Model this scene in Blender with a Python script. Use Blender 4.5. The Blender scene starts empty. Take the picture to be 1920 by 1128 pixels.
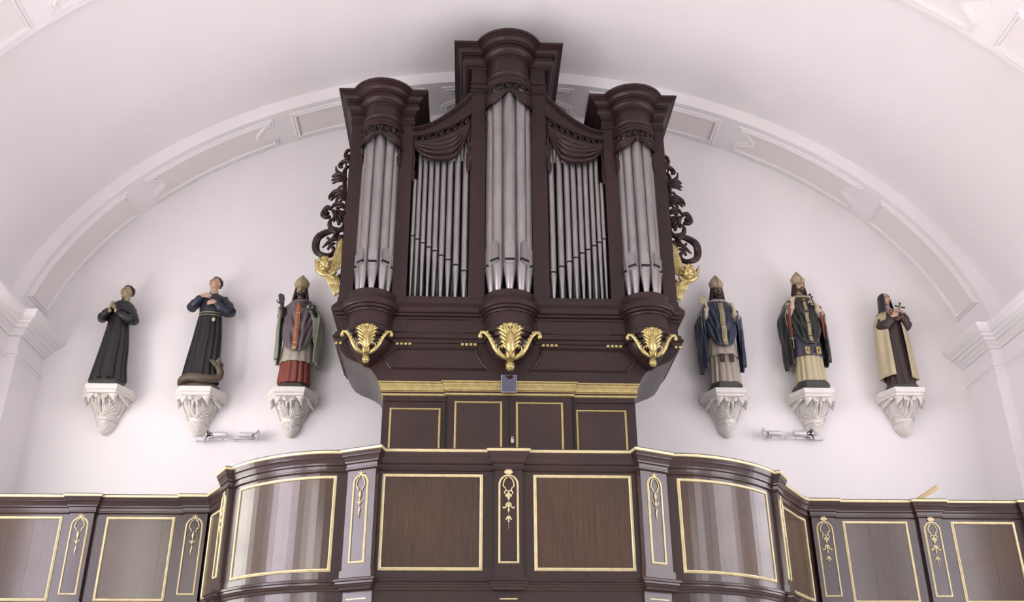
import bpy, math, random
from math import sin, cos, pi, radians, sqrt, atan2
from mathutils import Vector, Matrix
random.seed(7)
S = bpy.context.scene
COL = S.collection

# ------------------------------------------------------------------ camera
CAM = Vector((-0.46, 0.0, 1.6)); F = 1855.1
PITCH, YAW, ROLL = 0.45008, 0.044285, -0.004723
cp, sp, cy, sy, cr, sr = cos(PITCH), sin(PITCH), cos(YAW), sin(YAW), cos(ROLL), sin(ROLL)
FWD = Vector((sy*cp, cy*cp, sp)); R0 = Vector((cy, -sy, 0)); U0 = R0.cross(FWD)
RGT = cr*R0 + sr*U0; UPV = -sr*R0 + cr*U0
cd = bpy.data.cameras.new('camera'); cam = bpy.data.objects.new('camera', cd); COL.objects.link(cam)
cd.sensor_width = 36; cd.lens = F/1920*36; cd.clip_start = 0.05; cd.clip_end = 200
m = Matrix((( RGT.x, UPV.x, -FWD.x, CAM.x), (RGT.y, UPV.y, -FWD.y, CAM.y), (RGT.z, UPV.z, -FWD.z, CAM.z), (0,0,0,1)))
cam.matrix_world = m
S.camera = cam

def at(px, py, Y):
    "point of the place seen at a pixel, on the plane y = Y"
    d = RGT*((px-960)/F) - UPV*((py-564)/F) + FWD
    return CAM + d*(Y/d.y)

# ------------------------------------------------------------------ world, exposure
w = bpy.data.worlds.new('world'); S.world = w; w.use_nodes = True
w.node_tree.nodes['Background'].inputs[0].default_value = (0.93, 0.96, 1.0, 1)
w.node_tree.nodes['Background'].inputs[1].default_value = 0.62
S.view_settings.view_transform = 'Standard'; S.view_settings.look = 'None'
S.view_settings.gamma = 1; S.view_settings.use_curve_mapping = False
S.view_settings.exposure = 0.36
WIN_L = (1.0, 0.965, 0.91); WIN_R = (0.96, 0.92, 1.0)
WIN_LE, WIN_RE = 11.0, 6.0

# ------------------------------------------------------------------ helpers
def lin(c):
    return tuple(((v/255)/12.92 if v/255 <= .04045 else ((v/255+.055)/1.055)**2.4) for v in c)

def mat(name, rgb, rough=.5, metal=0, coat=0, noise=None, bump=None, spec=None):
    m = bpy.data.materials.new(name); m.use_nodes = True
    nt = m.node_tree; b = nt.nodes['Principled BSDF']
    c = lin(rgb) + (1,)
    b.inputs['Base Color'].default_value = c; b.inputs['Roughness'].default_value = rough
    b.inputs['Metallic'].default_value = metal; b.inputs['Coat Weight'].default_value = coat
    b.inputs['Coat Roughness'].default_value = .12
    if spec is not None: b.inputs['Specular IOR Level'].default_value = spec
    tc = nt.nodes.new('ShaderNodeTexCoord')
    if noise:
        sc, amt, stretch = noise          # scale, brightness variation, per-axis stretch
        mp = nt.nodes.new('ShaderNodeMapping'); mp.inputs['Scale'].default_value = stretch
        nz = nt.nodes.new('ShaderNodeTexNoise'); nz.inputs['Scale'].default_value = sc; nz.inputs['Detail'].default_value = 6
        nz.inputs['Roughness'].default_value = .6
        rp = nt.nodes.new('ShaderNodeValToRGB')
        rp.color_ramp.elements[0].position = .3; rp.color_ramp.elements[1].position = .7
        rp.color_ramp.elements[0].color = tuple(max(0, v*(1-amt)) for v in c[:3])+(1,)
        rp.color_ramp.elements[1].color = tuple(min(1, v*(1+amt)) for v in c[:3])+(1,)
        nt.links.new(tc.outputs['Object'], mp.inputs[0]); nt.links.new(mp.outputs[0], nz.inputs['Vector'])
        nt.links.new(nz.outputs[0], rp.inputs[0]); nt.links.new(rp.outputs[0], b.inputs['Base Color'])
    if bump:
        sc, st, stretch = bump
        mp = nt.nodes.new('ShaderNodeMapping'); mp.inputs['Scale'].default_value = stretch
        nz = nt.nodes.new('ShaderNodeTexNoise'); nz.inputs['Scale'].default_value = sc; nz.inputs['Detail'].default_value = 4
        bp = nt.nodes.new('ShaderNodeBump'); bp.inputs['Strength'].default_value = st; bp.inputs['Distance'].default_value = .01
        nt.links.new(tc.outputs['Object'], mp.inputs[0]); nt.links.new(mp.outputs[0], nz.inputs['Vector'])
        nt.links.new(nz.outputs[0], bp.inputs['Height']); nt.links.new(bp.outputs[0], b.inputs['Normal'])
    return m

def wood(name, rgb, rough=.4, coat=0, amt=.25, grain=(14, 14, .55), fig=0, spec=.3):
    m = bpy.data.materials.new(name); m.use_nodes = True
    nt = m.node_tree; b = nt.nodes['Principled BSDF']; L = nt.links.new
    c = lin(rgb)
    tc = nt.nodes.new('ShaderNodeTexCoord')
    mp = nt.nodes.new('ShaderNodeMapping'); mp.inputs['Scale'].default_value = grain
    n1 = nt.nodes.new('ShaderNodeTexNoise'); n1.inputs['Scale'].default_value = 5; n1.inputs['Detail'].default_value = 8; n1.inputs['Roughness'].default_value = .65
    n2 = nt.nodes.new('ShaderNodeTexNoise'); n2.inputs['Scale'].default_value = 1.1; n2.inputs['Detail'].default_value = 3
    rp = nt.nodes.new('ShaderNodeValToRGB'); rp.color_ramp.elements[0].position = .3; rp.color_ramp.elements[1].position = .72
    rp.color_ramp.elements[0].color = tuple(v*(1-amt) for v in c)+(1,); rp.color_ramp.elements[1].color = tuple(v*(1+amt) for v in c)+(1,)
    mx = nt.nodes.new('ShaderNodeMix'); mx.data_type = 'RGBA'; mx.blend_type = 'MULTIPLY'
    mx.inputs[0].default_value = 1
    r2 = nt.nodes.new('ShaderNodeValToRGB'); r2.color_ramp.elements[0].position = .35; r2.color_ramp.elements[1].position = .65
    r2.color_ramp.elements[0].color = (.8, .82, .86, 1); r2.color_ramp.elements[1].color = (1.16, 1.08, .95, 1)
    L(tc.outputs['Object'], mp.inputs[0]); L(mp.outputs[0], n1.inputs['Vector']); L(tc.outputs['Object'], n2.inputs['Vector'])
    L(n1.outputs[0], rp.inputs[0]); L(n2.outputs[0], r2.inputs[0])
    L(rp.outputs[0], mx.inputs[6]); L(r2.outputs[0], mx.inputs[7])
    out = mx.outputs[2]
    if fig:      # pale medullary flecks of quarter-sawn oak
        mp3 = nt.nodes.new('ShaderNodeMapping'); mp3.inputs['Scale'].default_value = (1, 1, .55)
        wv = nt.nodes.new('ShaderNodeTexNoise'); wv.inputs['Scale'].default_value = 26; wv.inputs['Distortion'].default_value = 2.5; wv.inputs['Detail'].default_value = 1
        r3 = nt.nodes.new('ShaderNodeValToRGB'); r3.color_ramp.elements[0].position = .60; r3.color_ramp.elements[1].position = .70
        r3.color_ramp.elements[0].color = (0, 0, 0, 1); r3.color_ramp.elements[1].color = (fig, fig, fig, 1)
        m3 = nt.nodes.new('ShaderNodeMix'); m3.data_type = 'RGBA'
        m3.inputs[7].default_value = tuple(v*1.8 for v in c)+(1,)
        L(tc.outputs['Object'], mp3.inputs[0]); L(mp3.outputs[0], wv.inputs['Vector']); L(wv.outputs[0], r3.inputs[0])
        L(r3.outputs[0], m3.inputs[0]); L(out, m3.inputs[6]); out = m3.outputs[2]
    L(out, b.inputs['Base Color'])
    b.inputs['Roughness'].default_value = rough; b.inputs['Coat Weight'].default_value = coat; b.inputs['Coat Roughness'].default_value = .15; b.inputs['Specular IOR Level'].default_value = spec
    bp = nt.nodes.new('ShaderNodeBump'); bp.inputs['Strength'].default_value = .12; bp.inputs['Distance'].default_value = .004
    L(n1.outputs[0], bp.inputs['Height']); L(bp.outputs[0], b.inputs['Normal'])
    return m

M = {
 'plaster': mat('white_plaster', (233, 229, 230), .85, noise=(1.3, .015, (1, 1, 1)), bump=(30, .08, (1, 1, 1)), spec=.2),
 'plaster_field': mat('warm_white_plaster', (229, 223, 222), .85, noise=(1.3, .015, (1, 1, 1)), spec=.2),
 'stone': mat('floor_stone', (214, 208, 200), .6, noise=(2, .12, (1, 1, 1))),
 'case': wood('organ_case_wood', (46, 29, 29), .42, .08, .22),
 'case_grey': wood('organ_belly_boards', (84, 77, 76), .4, .15, .12),
 'dark': mat('case_interior', (30, 24, 26), .8),
 'gal': wood('gallery_wood', (50, 34, 32), .30, .4, .25),
 'panel': wood('gallery_oak_panel', (64, 47, 36), .28, .45, .34, (16, 16, .5), .35),
 'panel2': wood('organ_door_panel', (54, 39, 36), .42, .1, .28),
 'gold': mat('gilding', (184, 168, 114), .36, .75, noise=(24, .25, (1, 1, 1))),
 'palegold': mat('pale_gold_paint', (204, 190, 148), .42, .25, noise=(14, .14, (1, 1, 1))),
 'oldgold': mat('aged_gold_paint', (178, 160, 108), .4, .5, noise=(14, .2, (1, 1, 1))),
 'tin': mat('pipe_metal', (150, 146, 146), .40, .8, noise=(7, .16, (1, 1, .35)), bump=(25, .10, (1, 1, .4))),
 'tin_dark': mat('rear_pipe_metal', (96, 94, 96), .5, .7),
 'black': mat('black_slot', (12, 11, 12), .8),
 'white': mat('corbel_plaster', (226, 221, 215), .75, noise=(9, .04, (1, 1, 1)), spec=.25),
 'metal': mat('lamp_white_metal', (205, 205, 208), .35, .3),
 'chrome': mat('chrome', (225, 225, 228), .12, 1),
 'mirror': mat('mirror_glass', (95, 95, 112), .03, 1),
 'pine': mat('pine_batten', (176, 152, 110), .6, noise=(20, .1, (1, 1, 8))),
 'skin': mat('painted_skin', (192, 158, 134), .5, noise=(16, .10, (1, 1, 1))),
 'skin_ol': mat('weathered_painted_skin', (160, 144, 112), .5, noise=(16, .12, (1, 1, 1))),
 'skin_dk': mat('dark_painted_skin', (108, 86, 70), .5, noise=(16, .12, (1, 1, 1))),
 'blackcloth': mat('black_painted_cloth', (34, 33, 37), .38, noise=(12, .2, (1, 1, .4))),
 'navy': mat('navy_painted_cloth', (40, 42, 55), .4, noise=(12, .2, (1, 1, .5))),
 'hair': mat('brown_painted_hair', (44, 33, 28), .5, noise=(40, .3, (1, 1, .5))),
 'collar': mat('pale_collar', (188, 184, 192), .5),
 'plinth': mat('statue_base_paint', (62, 62, 58), .5, noise=(14, .2, (1, 1, 1))),
 'dragon': mat('dragon_paint', (84, 72, 58), .5, noise=(26, .35, (1, 1, 1)), bump=(60, .4, (1, 1, 1))),
 'mauve': mat('mauve_painted_cloth', (104, 92, 97), .42, noise=(9, .10, (1, 1, .5))),
 'blue': mat('blue_painted_cloth', (50, 58, 77), .4, noise=(9, .2, (1, 1, .5))),
 'green': mat('green_black_painted_cloth', (38, 41, 38), .36, noise=(9, .25, (1, 1, .5))),
 'brown': mat('brown_painted_cloth', (58, 45, 44), .45, noise=(9, .15, (1, 1, .5))),
 'cream': mat('cream_painted_cloth', (186, 173, 142), .45, noise=(9, .08, (1, 1, .5))),
 'alb': mat('grey_white_painted_cloth', (166, 156, 144), .5, noise=(14, .08, (1, 1, .5))),
 'sage': mat('sage_painted_lining', (136, 138, 120), .5, noise=(9, .1, (1, 1, .5))),
 'red': mat('red_painted_cloth', (124, 64, 54), .45, noise=(9, .12, (1, 1, .5))),
 'purple': mat('purple_painted_cloth', (68, 63, 80), .45, noise=(9, .12, (1, 1, .5))),
 'orphrey_red': mat('orange_red_band', (168, 96, 70), .5),
 'mitre_ol': mat('olive_gold_mitre', (158, 148, 108), .5, noise=(50, .2, (1, 1, 1))),
 'mitre': mat('beige_mitre', (172, 154, 132), .5, noise=(50, .14, (1, 1, 1))),
 'band': mat('olive_gold_band', (148, 138, 104), .45, noise=(40, .2, (1, 1, 1))),
 'glove': mat('dark_glove', (44, 44, 46), .45),
 'palehand': mat('pale_glove', (188, 176, 150), .5, noise=(20, .08, (1, 1, 1))),
 'lips': mat('painted_lips', (150, 92, 84), .5),
 'eye': mat('painted_eye', (30, 24, 22), .3),
 'rose': mat('painted_roses', (142, 104, 94), .55, noise=(60, .35, (1, 1, 1))),
 'tag': mat('padlock_brass', (200, 196, 190), .3, .6),
}
def emis(name, rgb, e):
    m = bpy.data.materials.new(name); m.use_nodes = True; b = m.node_tree.nodes['Principled BSDF']
    b.inputs['Base Color'].default_value = (.8, .8, .8, 1)
    b.inputs['Emission Color'].default_value = rgb+(1,); b.inputs['Emission Strength'].default_value = e
    return m
M['glass_l1'] = emis('dimmed_daylit_glass', WIN_L, WIN_LE*.72); M['glass_r1'] = emis('dimmed_daylit_lilac_glass', WIN_R, WIN_RE*.8)  # first-bay panes' glow turned down so the end wall does not burn out
M['glass_l2'] = emis('lilac_stained_glass', (.95, .88, 1.0), WIN_LE*.95)
M['glass_l'] = emis('daylit_window_glass', WIN_L, WIN_LE); M['glass_r'] = emis('daylit_lilac_window_glass', WIN_R, WIN_RE)

def mkobj(name, me, parent=None, label=None, kind=None):
    o = bpy.data.objects.new(name, me); COL.objects.link(o)
    if parent is not None: o.parent = parent
    if label: o['label'] = label
    if kind: o['kind'] = kind
    return o
def thing(name, loc, label, cat, group=None):
    o = mkobj(name, None, None, label); o.location = loc; o['category'] = cat
    o.empty_display_size = .1
    if group: o['group'] = group
    return o
def copy_tree(o, parent=None):
    c = o.copy(); COL.objects.link(c)
    if parent is not None: c.parent = parent
    for ch in list(o.children): copy_tree(ch, c)
    return c

class B:
    def __init__(s, org=(0, 0, 0)): s.v = []; s.f = []; s.org = Vector(org)
    def add(s, vs, fs):
        n = len(s.v); s.v += [Vector(p) for p in vs]; s.f += [tuple(i+n for i in f) for f in fs]
    def box(s, x0, x1, y0, y1, z0, z1):
        s.add([(x, y, z) for z in (z0, z1) for y in (y0, y1) for x in (x0, x1)],
              [(0, 2, 3, 1), (4, 5, 7, 6), (0, 1, 5, 4), (2, 6, 7, 3), (0, 4, 6, 2), (1, 3, 7, 5)])
    def bbox(s, x0, x1, y0, y1, z0, z1, b):
        "box with its edges chamfered by b"
        vs = []; 
        for (z, i) in ((z0, b), (z0+b, 0), (z1-b, 0), (z1, b)):
            vs.append([(x0+i+b*(i == 0)*0, y0+i, z), (x1-i, y0+i, z), (x1-i, y1-i, z), (x0+i, y1-i, z)])
        s.grid(vs, closed=True, caps=True)
    def grid(s, rows, closed=False, caps=False, loop=False):
        n = len(rows[0]); vs = [p for r in rows for p in r]; fs = []
        R = len(rows)
        for i in range(R if loop else R-1):
            a = i*n; b = ((i+1) % R)*n
            for j in range(n if closed else n-1):
                k = (j+1) % n
                fs.append((a+j, a+k, b+k, b+j))
        if caps: fs.append(tuple(range(n-1, -1, -1))); fs.append(tuple((R-1)*n+j for j in range(n)))
        s.add(vs, fs)
    def tube(s, pts, rad, n=8, flat=1.0, up=None, caps=True):
        pts = [Vector(p) for p in pts]; N = len(pts)
        if not hasattr(rad, '__len__'): rad = [rad]*N
        rows = []; prev = None
        for i, p in enumerate(pts):
            t = (pts[min(i+1, N-1)]-pts[max(i-1, 0)]).normalized()
            if up is not None: a = (Vector(up) - t*t.dot(Vector(up)))
            elif prev is None:
                a = Vector((0, 0, 1)) if abs(t.z) < .9 else Vector((1, 0, 0)); a = a - t*t.dot(a)
            else: a = prev - t*t.dot(prev)
            if a.length < 1e-6: a = Vector((1, 0, 0)) - t*t.x
            a.normalize(); prev = a; b = t.cross(a)
            rows.append([p + a*(cos(2*pi*k/n)*rad[i]*flat) + b*(sin(2*pi*k/n)*rad[i]) for k in range(n)])
        s.grid(rows, closed=True, caps=caps)
    def ball(s, c, r, n=10, m=7, rot=None):
        c = Vector(c); r = (r, r, r) if not hasattr(r, '__len__') else r
        rows = []
        for i in range(m+1):
            a = -pi/2+pi*i/m
            a = max(-pi/2+.02, min(pi/2-.02, a))
            row = []
            for k in range(n):
                v = Vector((r[0]*cos(a)*cos(2*pi*k/n), r[1]*cos(a)*sin(2*pi*k/n), r[2]*sin(a)))
                if rot is not None: v = rot @ v
                row.append(c+v)
            rows.append(row)
        s.grid(rows, closed=True, caps=True)
    def capsule(s, a, b, ra, rb, n=8):
        a = Vector(a); b = Vector(b); d = b-a; L = max(d.length, 1e-5); t = d/L
        pts = [a - t*ra*.95, a - t*ra*.6, a, b, b + t*rb*.6, b + t*rb*.95]
        s.tube(pts, [ra*.25, ra*.8, ra, rb, rb*.8, rb*.25], n)
    def lathe(s, prof, c, n=24, a0=0, a1=2*pi, closed=True):
        rows = [[Vector(c)+Vector((r*cos(a0+(a1-a0)*k/n), r*sin(a0+(a1-a0)*k/n), z)) for k in range(n if closed else n+1)] for r, z in prof]
        s.grid(rows, closed=closed, caps=closed)
    def build(s, name, mt, parent=None, smooth=False, sharp=32, label=None, kind=None, remesh=0, sm=0, bevel=0):
        me = bpy.data.meshes.new(name)
        me.from_pydata([v - s.org for v in s.v], [], s.f); me.materials.append(M[mt] if isinstance(mt, str) else mt)
        me.validate()
        import bmesh
        bm = bmesh.new(); bm.from_mesh(me); bmesh.ops.recalc_face_normals(bm, faces=bm.faces); bm.to_mesh(me); bm.free()
        if smooth: me.shade_smooth() if hasattr(me, 'shade_smooth') else me.polygons.foreach_set('use_smooth', [True]*len(me.polygons))
        o = mkobj(name, me, parent, label, kind)
        if smooth == 'auto':
            md = None
            bm = bmesh.new(); bm.from_mesh(me)
            for e in bm.edges:
                if len(e.link_faces) == 2 and e.calc_face_angle(0) > radians(sharp): e.smooth = False
            bm.to_mesh(me); bm.free()
        if remesh:
            r = o.modifiers.new('remesh', 'REMESH'); r.mode = 'VOXEL'; r.voxel_size = remesh; r.use_smooth_shade = True
            if sm:
                k = o.modifiers.new('smooth', 'SMOOTH'); k.iterations = sm; k.factor = .5
        return o

def catmull(pts, n=6):
    pts = [Vector(p) for p in pts]; out = []
    for i in range(len(pts)-1):
        p0 = pts[max(i-1, 0)]; p1 = pts[i]; p2 = pts[i+1]; p3 = pts[min(i+2, len(pts)-1)]
        for k in range(n):
            t = k/n
            out.append(.5*((2*p1)+(p2-p0)*t+(2*p0-5*p1+4*p2-p3)*t*t+(3*p1-p0-3*p2+p3)*t**3))
    out.append(pts[-1]); return out

def offset_path(P, o, closed=False):
    "mitred offset of a 2D polyline to its right-hand side (towards -y when running +x)"
    N = len(P); out = []
    for i in range(N):
        if closed: a, b, c = P[i-1], P[i], P[(i+1) % N]
        else: a, b, c = P[max(i-1, 0)], P[i], P[min(i+1, N-1)]
        d1 = (b[0]-a[0], b[1]-a[1]); d2 = (c[0]-b[0], c[1]-b[1])
        if d1 == (0, 0): d1 = d2
        if d2 == (0, 0): d2 = d1
        l1 = math.hypot(*d1) or 1; l2 = math.hypot(*d2) or 1
        n1 = (d1[1]/l1, -d1[0]/l1); n2 = (d2[1]/l2, -d2[0]/l2)
        k = 1 + n1[0]*n2[0]+n1[1]*n2[1]
        if k < .15: k = .15
        out.append((b[0]+(n1[0]+n2[0])/k*o, b[1]+(n1[1]+n2[1])/k*o))
    return out

def sweep(b, path, prof, closed_prof=True):
    "profile = [(outward offset, z)]"
    rings = [[(x, y, z) for (x, y) in offset_path(path, o)] for (o, z) in prof]
    rows = list(map(list, zip(*rings)))       # one row per path point
    b.grid(rows, closed=closed_prof, caps=closed_prof)

def frame2d(b, pts, prof, mapf, closed=True, sub=0):
    "moulding along a 2D polyline; prof = [(in-plane offset, height)]; mapf(a, b, h) -> point"
    if sub:
        q = []; N = len(pts)
        for i in range(N if closed else N-1):
            a = pts[i]; c = pts[(i+1) % N]; k = max(1, int(math.hypot(a[0]-c[0], a[1]-c[1])/sub))
            q += [(a[0]+(c[0]-a[0])*j/k, a[1]+(c[1]-a[1])*j/k) for j in range(k)]
        if not closed: q.append(pts[-1])
        pts = q
    lines = [(offset_path(pts, d, closed), h) for d, h in prof]
    rows = [[mapf(L[i][0], L[i][1], h) for L, h in lines] for i in range(len(pts))]
    b.grid(rows, closed=True, loop=closed, caps=not closed)
# ------------------------------------------------------------------ the room
XC = .115; HW = 6.52; SW = 6.67; YB = 13.0; YR = -9.0
b = B(); b.box(-7.3, 7.5, YR, YB+.2, -.2, 0); b.build('floor', 'stone', kind='structure')
b = B(); b.box(-7.3, 7.5, YB, YB+.25, 0, 12.2); b.build('wall_back', 'plaster', kind='structure')
# side walls with openings for the daylit windows
WINS = [(8.95, 11.6), (4.9, 8.1), (.85, 4.05), (-3.2, 0.0), (-7.2, -4.0)]
WZ0, WZ1 = 3.0, 6.6
for sgn, nm in ((-1, 'wall_left'), (1, 'wall_right')):
    b = B(); x0 = XC+sgn*SW; x1 = x0+sgn*.35; xa, xb = min(x0, x1), max(x0, x1)
    ys = sorted([YR]+[v for wd in WINS for v in (wd[0]+.4, wd[1]-.4)]+[YB])
    for i in range(len(ys)-1):
        if i % 2 == 0: b.box(xa, xb, ys[i], ys[i+1], 0, 7.1)
        else: b.box(xa, xb, ys[i], ys[i+1], 0, WZ0); b.box(xa, xb, ys[i], ys[i+1], WZ1, 7.1)
    b.build(nm, 'plaster', kind='structure')
wn = 0
for sgn in (-1, 1):
    for (ya, yb) in WINS:
        wn += 1; ya += .4; yb -= .4
        x = XC+sgn*(SW+.2)
        b = B()
        for y in (ya, (ya+yb)/2-.025, yb-.05): b.box(x-.04, x+.04, y, y+.05, WZ0, WZ1)
        for k in range(6):
            z = WZ0+(WZ1-WZ0-.05)*k/5; b.box(x-.039, x+.039, ya, yb, z, z+.05)
        fr = b.build('window_%d' % wn, 'metal', kind='structure')
        b = B(); b.box(x-.006+sgn*.01, x+.006+sgn*.01, ya, yb, WZ0, WZ1)
        b.build('window_pane', ('glass_l' if sgn < 0 else 'glass_r')+('1' if ya > 9 else '2' if (ya > 5 and sgn < 0) else ''), fr)
def ell(a, bb, th, y, o=0):
    return Vector((XC+(a-o)*cos(th), y, 6.5+(bb-o)*sin(th)))
# vault
b = B(); NT = 150
t0 = radians(7)
rows = []
for (a, bb) in ((6.95, 4.95), (7.2, 5.2)):
    rows.append([ell(a, bb, t0+(pi-2*t0)*k/NT, YR) for k in range(NT+1)])
ring = rows[0]+rows[1][::-1]
b.grid([ring, [Vector((p.x, YB+.02, p.z)) for p in ring]], closed=True, caps=True)
b.build('ceiling', 'plaster', kind='structure', smooth='auto')
# transverse arches with stucco panels on their soffits
RIBS = [12.2, 8.15, 4.1, .05, -4.0]
PAN = [(14.1, 35.8, 0), (39.4, 58.75, 1), (62.0, 79.6, 0), (82.3, 99.1, 1), (102.0, 119.5, 0), (122.7, 142.1, 1), (145.6, 167.3, 0)]
def panel_outline(a0, a1, y0, y1, notch):
    ym = (y0+y1)/2; w_ = y1-y0
    def end(a, s):       # s=+1: leaving at the low-angle end, y from y0 to y1
        if not notch: return [(a, y0), (a, y1)]
        return [(a, y0), (a, y0+.14*w_), (a+s*.9, y0+.17*w_), (a+s*1.5, y0+.28*w_), (a+s*2.1, y0+.42*w_), (a+s*2.2, y0+.52*w_), (a+s*1.2, y0+.62*w_), (a+s*.3, y0+.70*w_), (a-s*.1, y0+.8*w_), (a, y1)]
    return end(a0, 1) + end(a1, -1)[::-1]
for ri, y0 in enumerate(RIBS):
    y1 = y0+.8
    b = B()
    i_ = [ell(6.75, 4.75, t0+(pi-2*t0)*k/NT, y0) for k in range(NT+1)]
    o_ = [ell(7.0, 5.0, t0+(pi-2*t0)*k/NT, y0) for k in range(NT+1)]
    ring = i_+o_[::-1]
    b.grid([ring, [Vector((p.x, y1+(.02 if ri == 0 else 0), p.z)) for p in ring]], closed=True, caps=True)
    rib = b.build('trim_%d' % (ri+1), 'plaster', kind='structure', smooth='auto')
    if ri > 1: continue
    for (a0, a1, notch) in PAN:
        ya, yb = y0+.14, y0+.70
        ol = panel_outline(a0, a1, ya, yb, notch)
        K = .105   # metres of arc per degree, about
        pts = [(a*K, y) for a, y in ol]
        mp = lambda a, y, h: ell(6.75, 4.75, radians(a/K), y, h)
        # orientation: keep offsets consistent
        b = B(); frame2d(b, pts, [(-.038, -.004), (-.034, .016), (-.014, .022), (-.004, .010), (.006, .014), (.016, .032), (.032, .030), (.038, -.004)], mp, sub=.09)
        b.build('panel_moulding', 'plaster', rib, smooth='auto')
        b = B(); rows = []
        n = max(6, int((a1-a0)/.7))
        for k in range(n+1):
            a = a0+(a1-a0)*k/n
            lo, hi = ya, yb
            rows.append((a, lo, hi))
        if notch:
            top = []; bot = []
            inn = [(a0+.3, ya, yb)]
            r2 = []
            for (a, lo, hi) in rows:
                if a0+2.3 < a < a1-2.3: r2.append((a, lo, hi))
            rows = [(a0+2.3, ya, yb)]+r2+[(a1-2.3, ya, yb)]
            # the two ears at each end
            for aa, s in ((a0, 1), (a1, -1)):
                w_ = yb-ya
                for (p, q, u, v_) in ((ya, ya+.14*w_, ya, ya+.45*w_), (yb-.2*w_, yb, yb-.5*w_, yb)):
                    b.grid([[mp(aa*K, p, .003), mp(aa*K, q, .003)], [mp((aa+s*1.2)*K, (p+u)/2 if p != u else p, .003), mp((aa+s*1.2)*K, (ya+.22*w_) if p == ya else yb, .003)], [mp((aa+s*2.3)*K, u, .003), mp((aa+s*2.3)*K, v_, .003)]])
        b.grid([[mp(a*K, lo, .003), mp(a*K, (lo+hi)/2, .003), mp(a*K, hi, .003)] for a, lo, hi in rows])
        b.build('panel_field', 'plaster_field', rib, smooth=True)
# piers with necking and the cornice that runs along the side walls and breaks round each pier
tn = len(RIBS)
CORN = [(-.02, 7.16), (.27, 7.16), (.27, 7.12), (.255, 7.105), (.245, 7.08), (.215, 7.055), (.175, 7.04), (.17, 7.01), (.13, 7.0), (.125, 6.965), (.09, 6.955), (.07, 6.93), (.04, 6.905), (.03, 6.88), (-.02, 6.88)]
NECK = [(-.02, 6.66), (.03, 6.655), (.035, 6.64), (.03, 6.625), (.012, 6.615), (.01, 6.59), (-.02, 6.585)]
for sgn in (-1, 1):
    path = []
    for y0 in sorted(RIBS):
        path += [(SW, y0), (HW, y0), (HW, y0+.8), (SW, y0+.8)]
    path = [(SW, YR)]+path[:-1]; path[-1] = (HW, YB+.02)
    pp = [(XC+sgn*x, y) for x, y in path]
    if sgn > 0: pp = pp[::-1]     # offsets must go into the room
    pp = pp[::-1]
    # travelling so that the room is on the right-hand side
    test = offset_path(pp, .2)
    if abs(test[0][0]-XC) > abs(pp[0][0]-XC): pp = pp[::-1]
    for prof, nm in ((CORN, 'cornice'), (NECK, 'necking')):
        tn += 1
        b = B(); sweep(b, pp, prof); b.build('trim_%d' % tn, 'plaster', kind='structure')
    for y0 in RIBS:
        tn += 1
        b = B(); xa, xb = sorted((XC+sgn*HW, XC+sgn*(SW+.1))); b.box(xa, xb, y0, y0+.8+(.01 if y0 > 12 else 0), 0, 7.3)
        b.build('trim_%d' % tn, 'plaster', kind='structure')
    # plain wall between cornice and vault
tn += 1
p = at(1855, 5, 8.2); 
b = B(); b.box(XC-6.0, p.x+.0, 8.18, 8.205, p.z-.012, p.z+.012)
# ------------------------------------------------------------------ gallery front
GX = -.10
class Seg:
    def __init__(s, pts):
        s.p = [Vector((x, y)) for x, y in pts]; s.L = [0]
        for a, c in zip(s.p, s.p[1:]): s.L.append(s.L[-1]+(c-a).length)
        s.n = []
        for i in range(len(s.p)):
            t = (s.p[min(i+1, len(s.p)-1)]-s.p[max(i-1, 0)]).normalized(); s.n.append(Vector((t.y, -t.x)))
        s.len = s.L[-1]
    def map(s, d, o, z):
        i = 0
        while i < len(s.p)-2 and d > s.L[i+1]: i += 1
        t = (d-s.L[i])/(s.L[i+1]-s.L[i])
        p = s.p[i].lerp(s.p[i+1], t); n = s.n[i].lerp(s.n[i+1], max(0, min(1, t))).normalized()
        return Vector((p.x+n.x*o, p.y+n.y*o, z))
    def xs(s, x):       # arc length at a world x (straight runs)
        return (Vector((x, s.p[0].y))-s.p[0]).length
    def bent(s, b, d0, d1, o0, o1, z0, z1, step=.06):
        n = max(1, int((d1-d0)/step)) if len(s.p) > 2 else 1
        rows = []
        for k in range(n+1):
            d = d0+(d1-d0)*k/n
            rows.append([s.map(d, o0, z0), s.map(d, o1, z0), s.map(d, o1, z1), s.map(d, o0, z1)])
        b.grid(rows, closed=True, caps=True)
def mir(P): return [(2*GX-x, y) for x, y in P][::-1]
def cm2(P, n=5): return [(v.x, v.y) for v in catmull([(x, y, 0) for x, y in P], n)]
bayR = cm2([(GX+1.50, 9.15), (GX+1.77, 9.16), (GX+2.08, 9.26), (GX+2.36, 9.42), (GX+2.58, 9.61), (GX+2.70, 9.75)])
p1R = [(GX+1.21, 9.02), (GX+1.48, 9.15)]
p2R = [(GX+2.70, 9.75), (GX+2.80, 9.93)]
conR = cm2([(GX+2.81, 9.97), (GX+2.93, 10.18), (GX+3.08, 10.40), (GX+3.26, 10.66), (3.33, 10.83)])
conL = cm2([(GX-2.81, 9.97), (GX-2.84, 10.17), (GX-2.93, 10.38), (GX-3.08, 10.64), (-3.29, 10.83)])[::-1]
segs = dict(wl=Seg([(-6.53, 10.83), (-3.29, 10.83)]), cl=Seg(conL), p2l=Seg(mir(p2R)), bl=Seg(mir(bayR)), p1l=Seg(mir(p1R)),
            c=Seg([(GX-1.21, 9.07), (GX+1.21, 9.07)]), p1r=Seg(p1R), br=Seg(bayR), p2r=Seg(p2R), cr=Seg(conR), wr=Seg([(3.33, 10.83), (6.77, 10.83)]))
PW = .05
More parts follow.
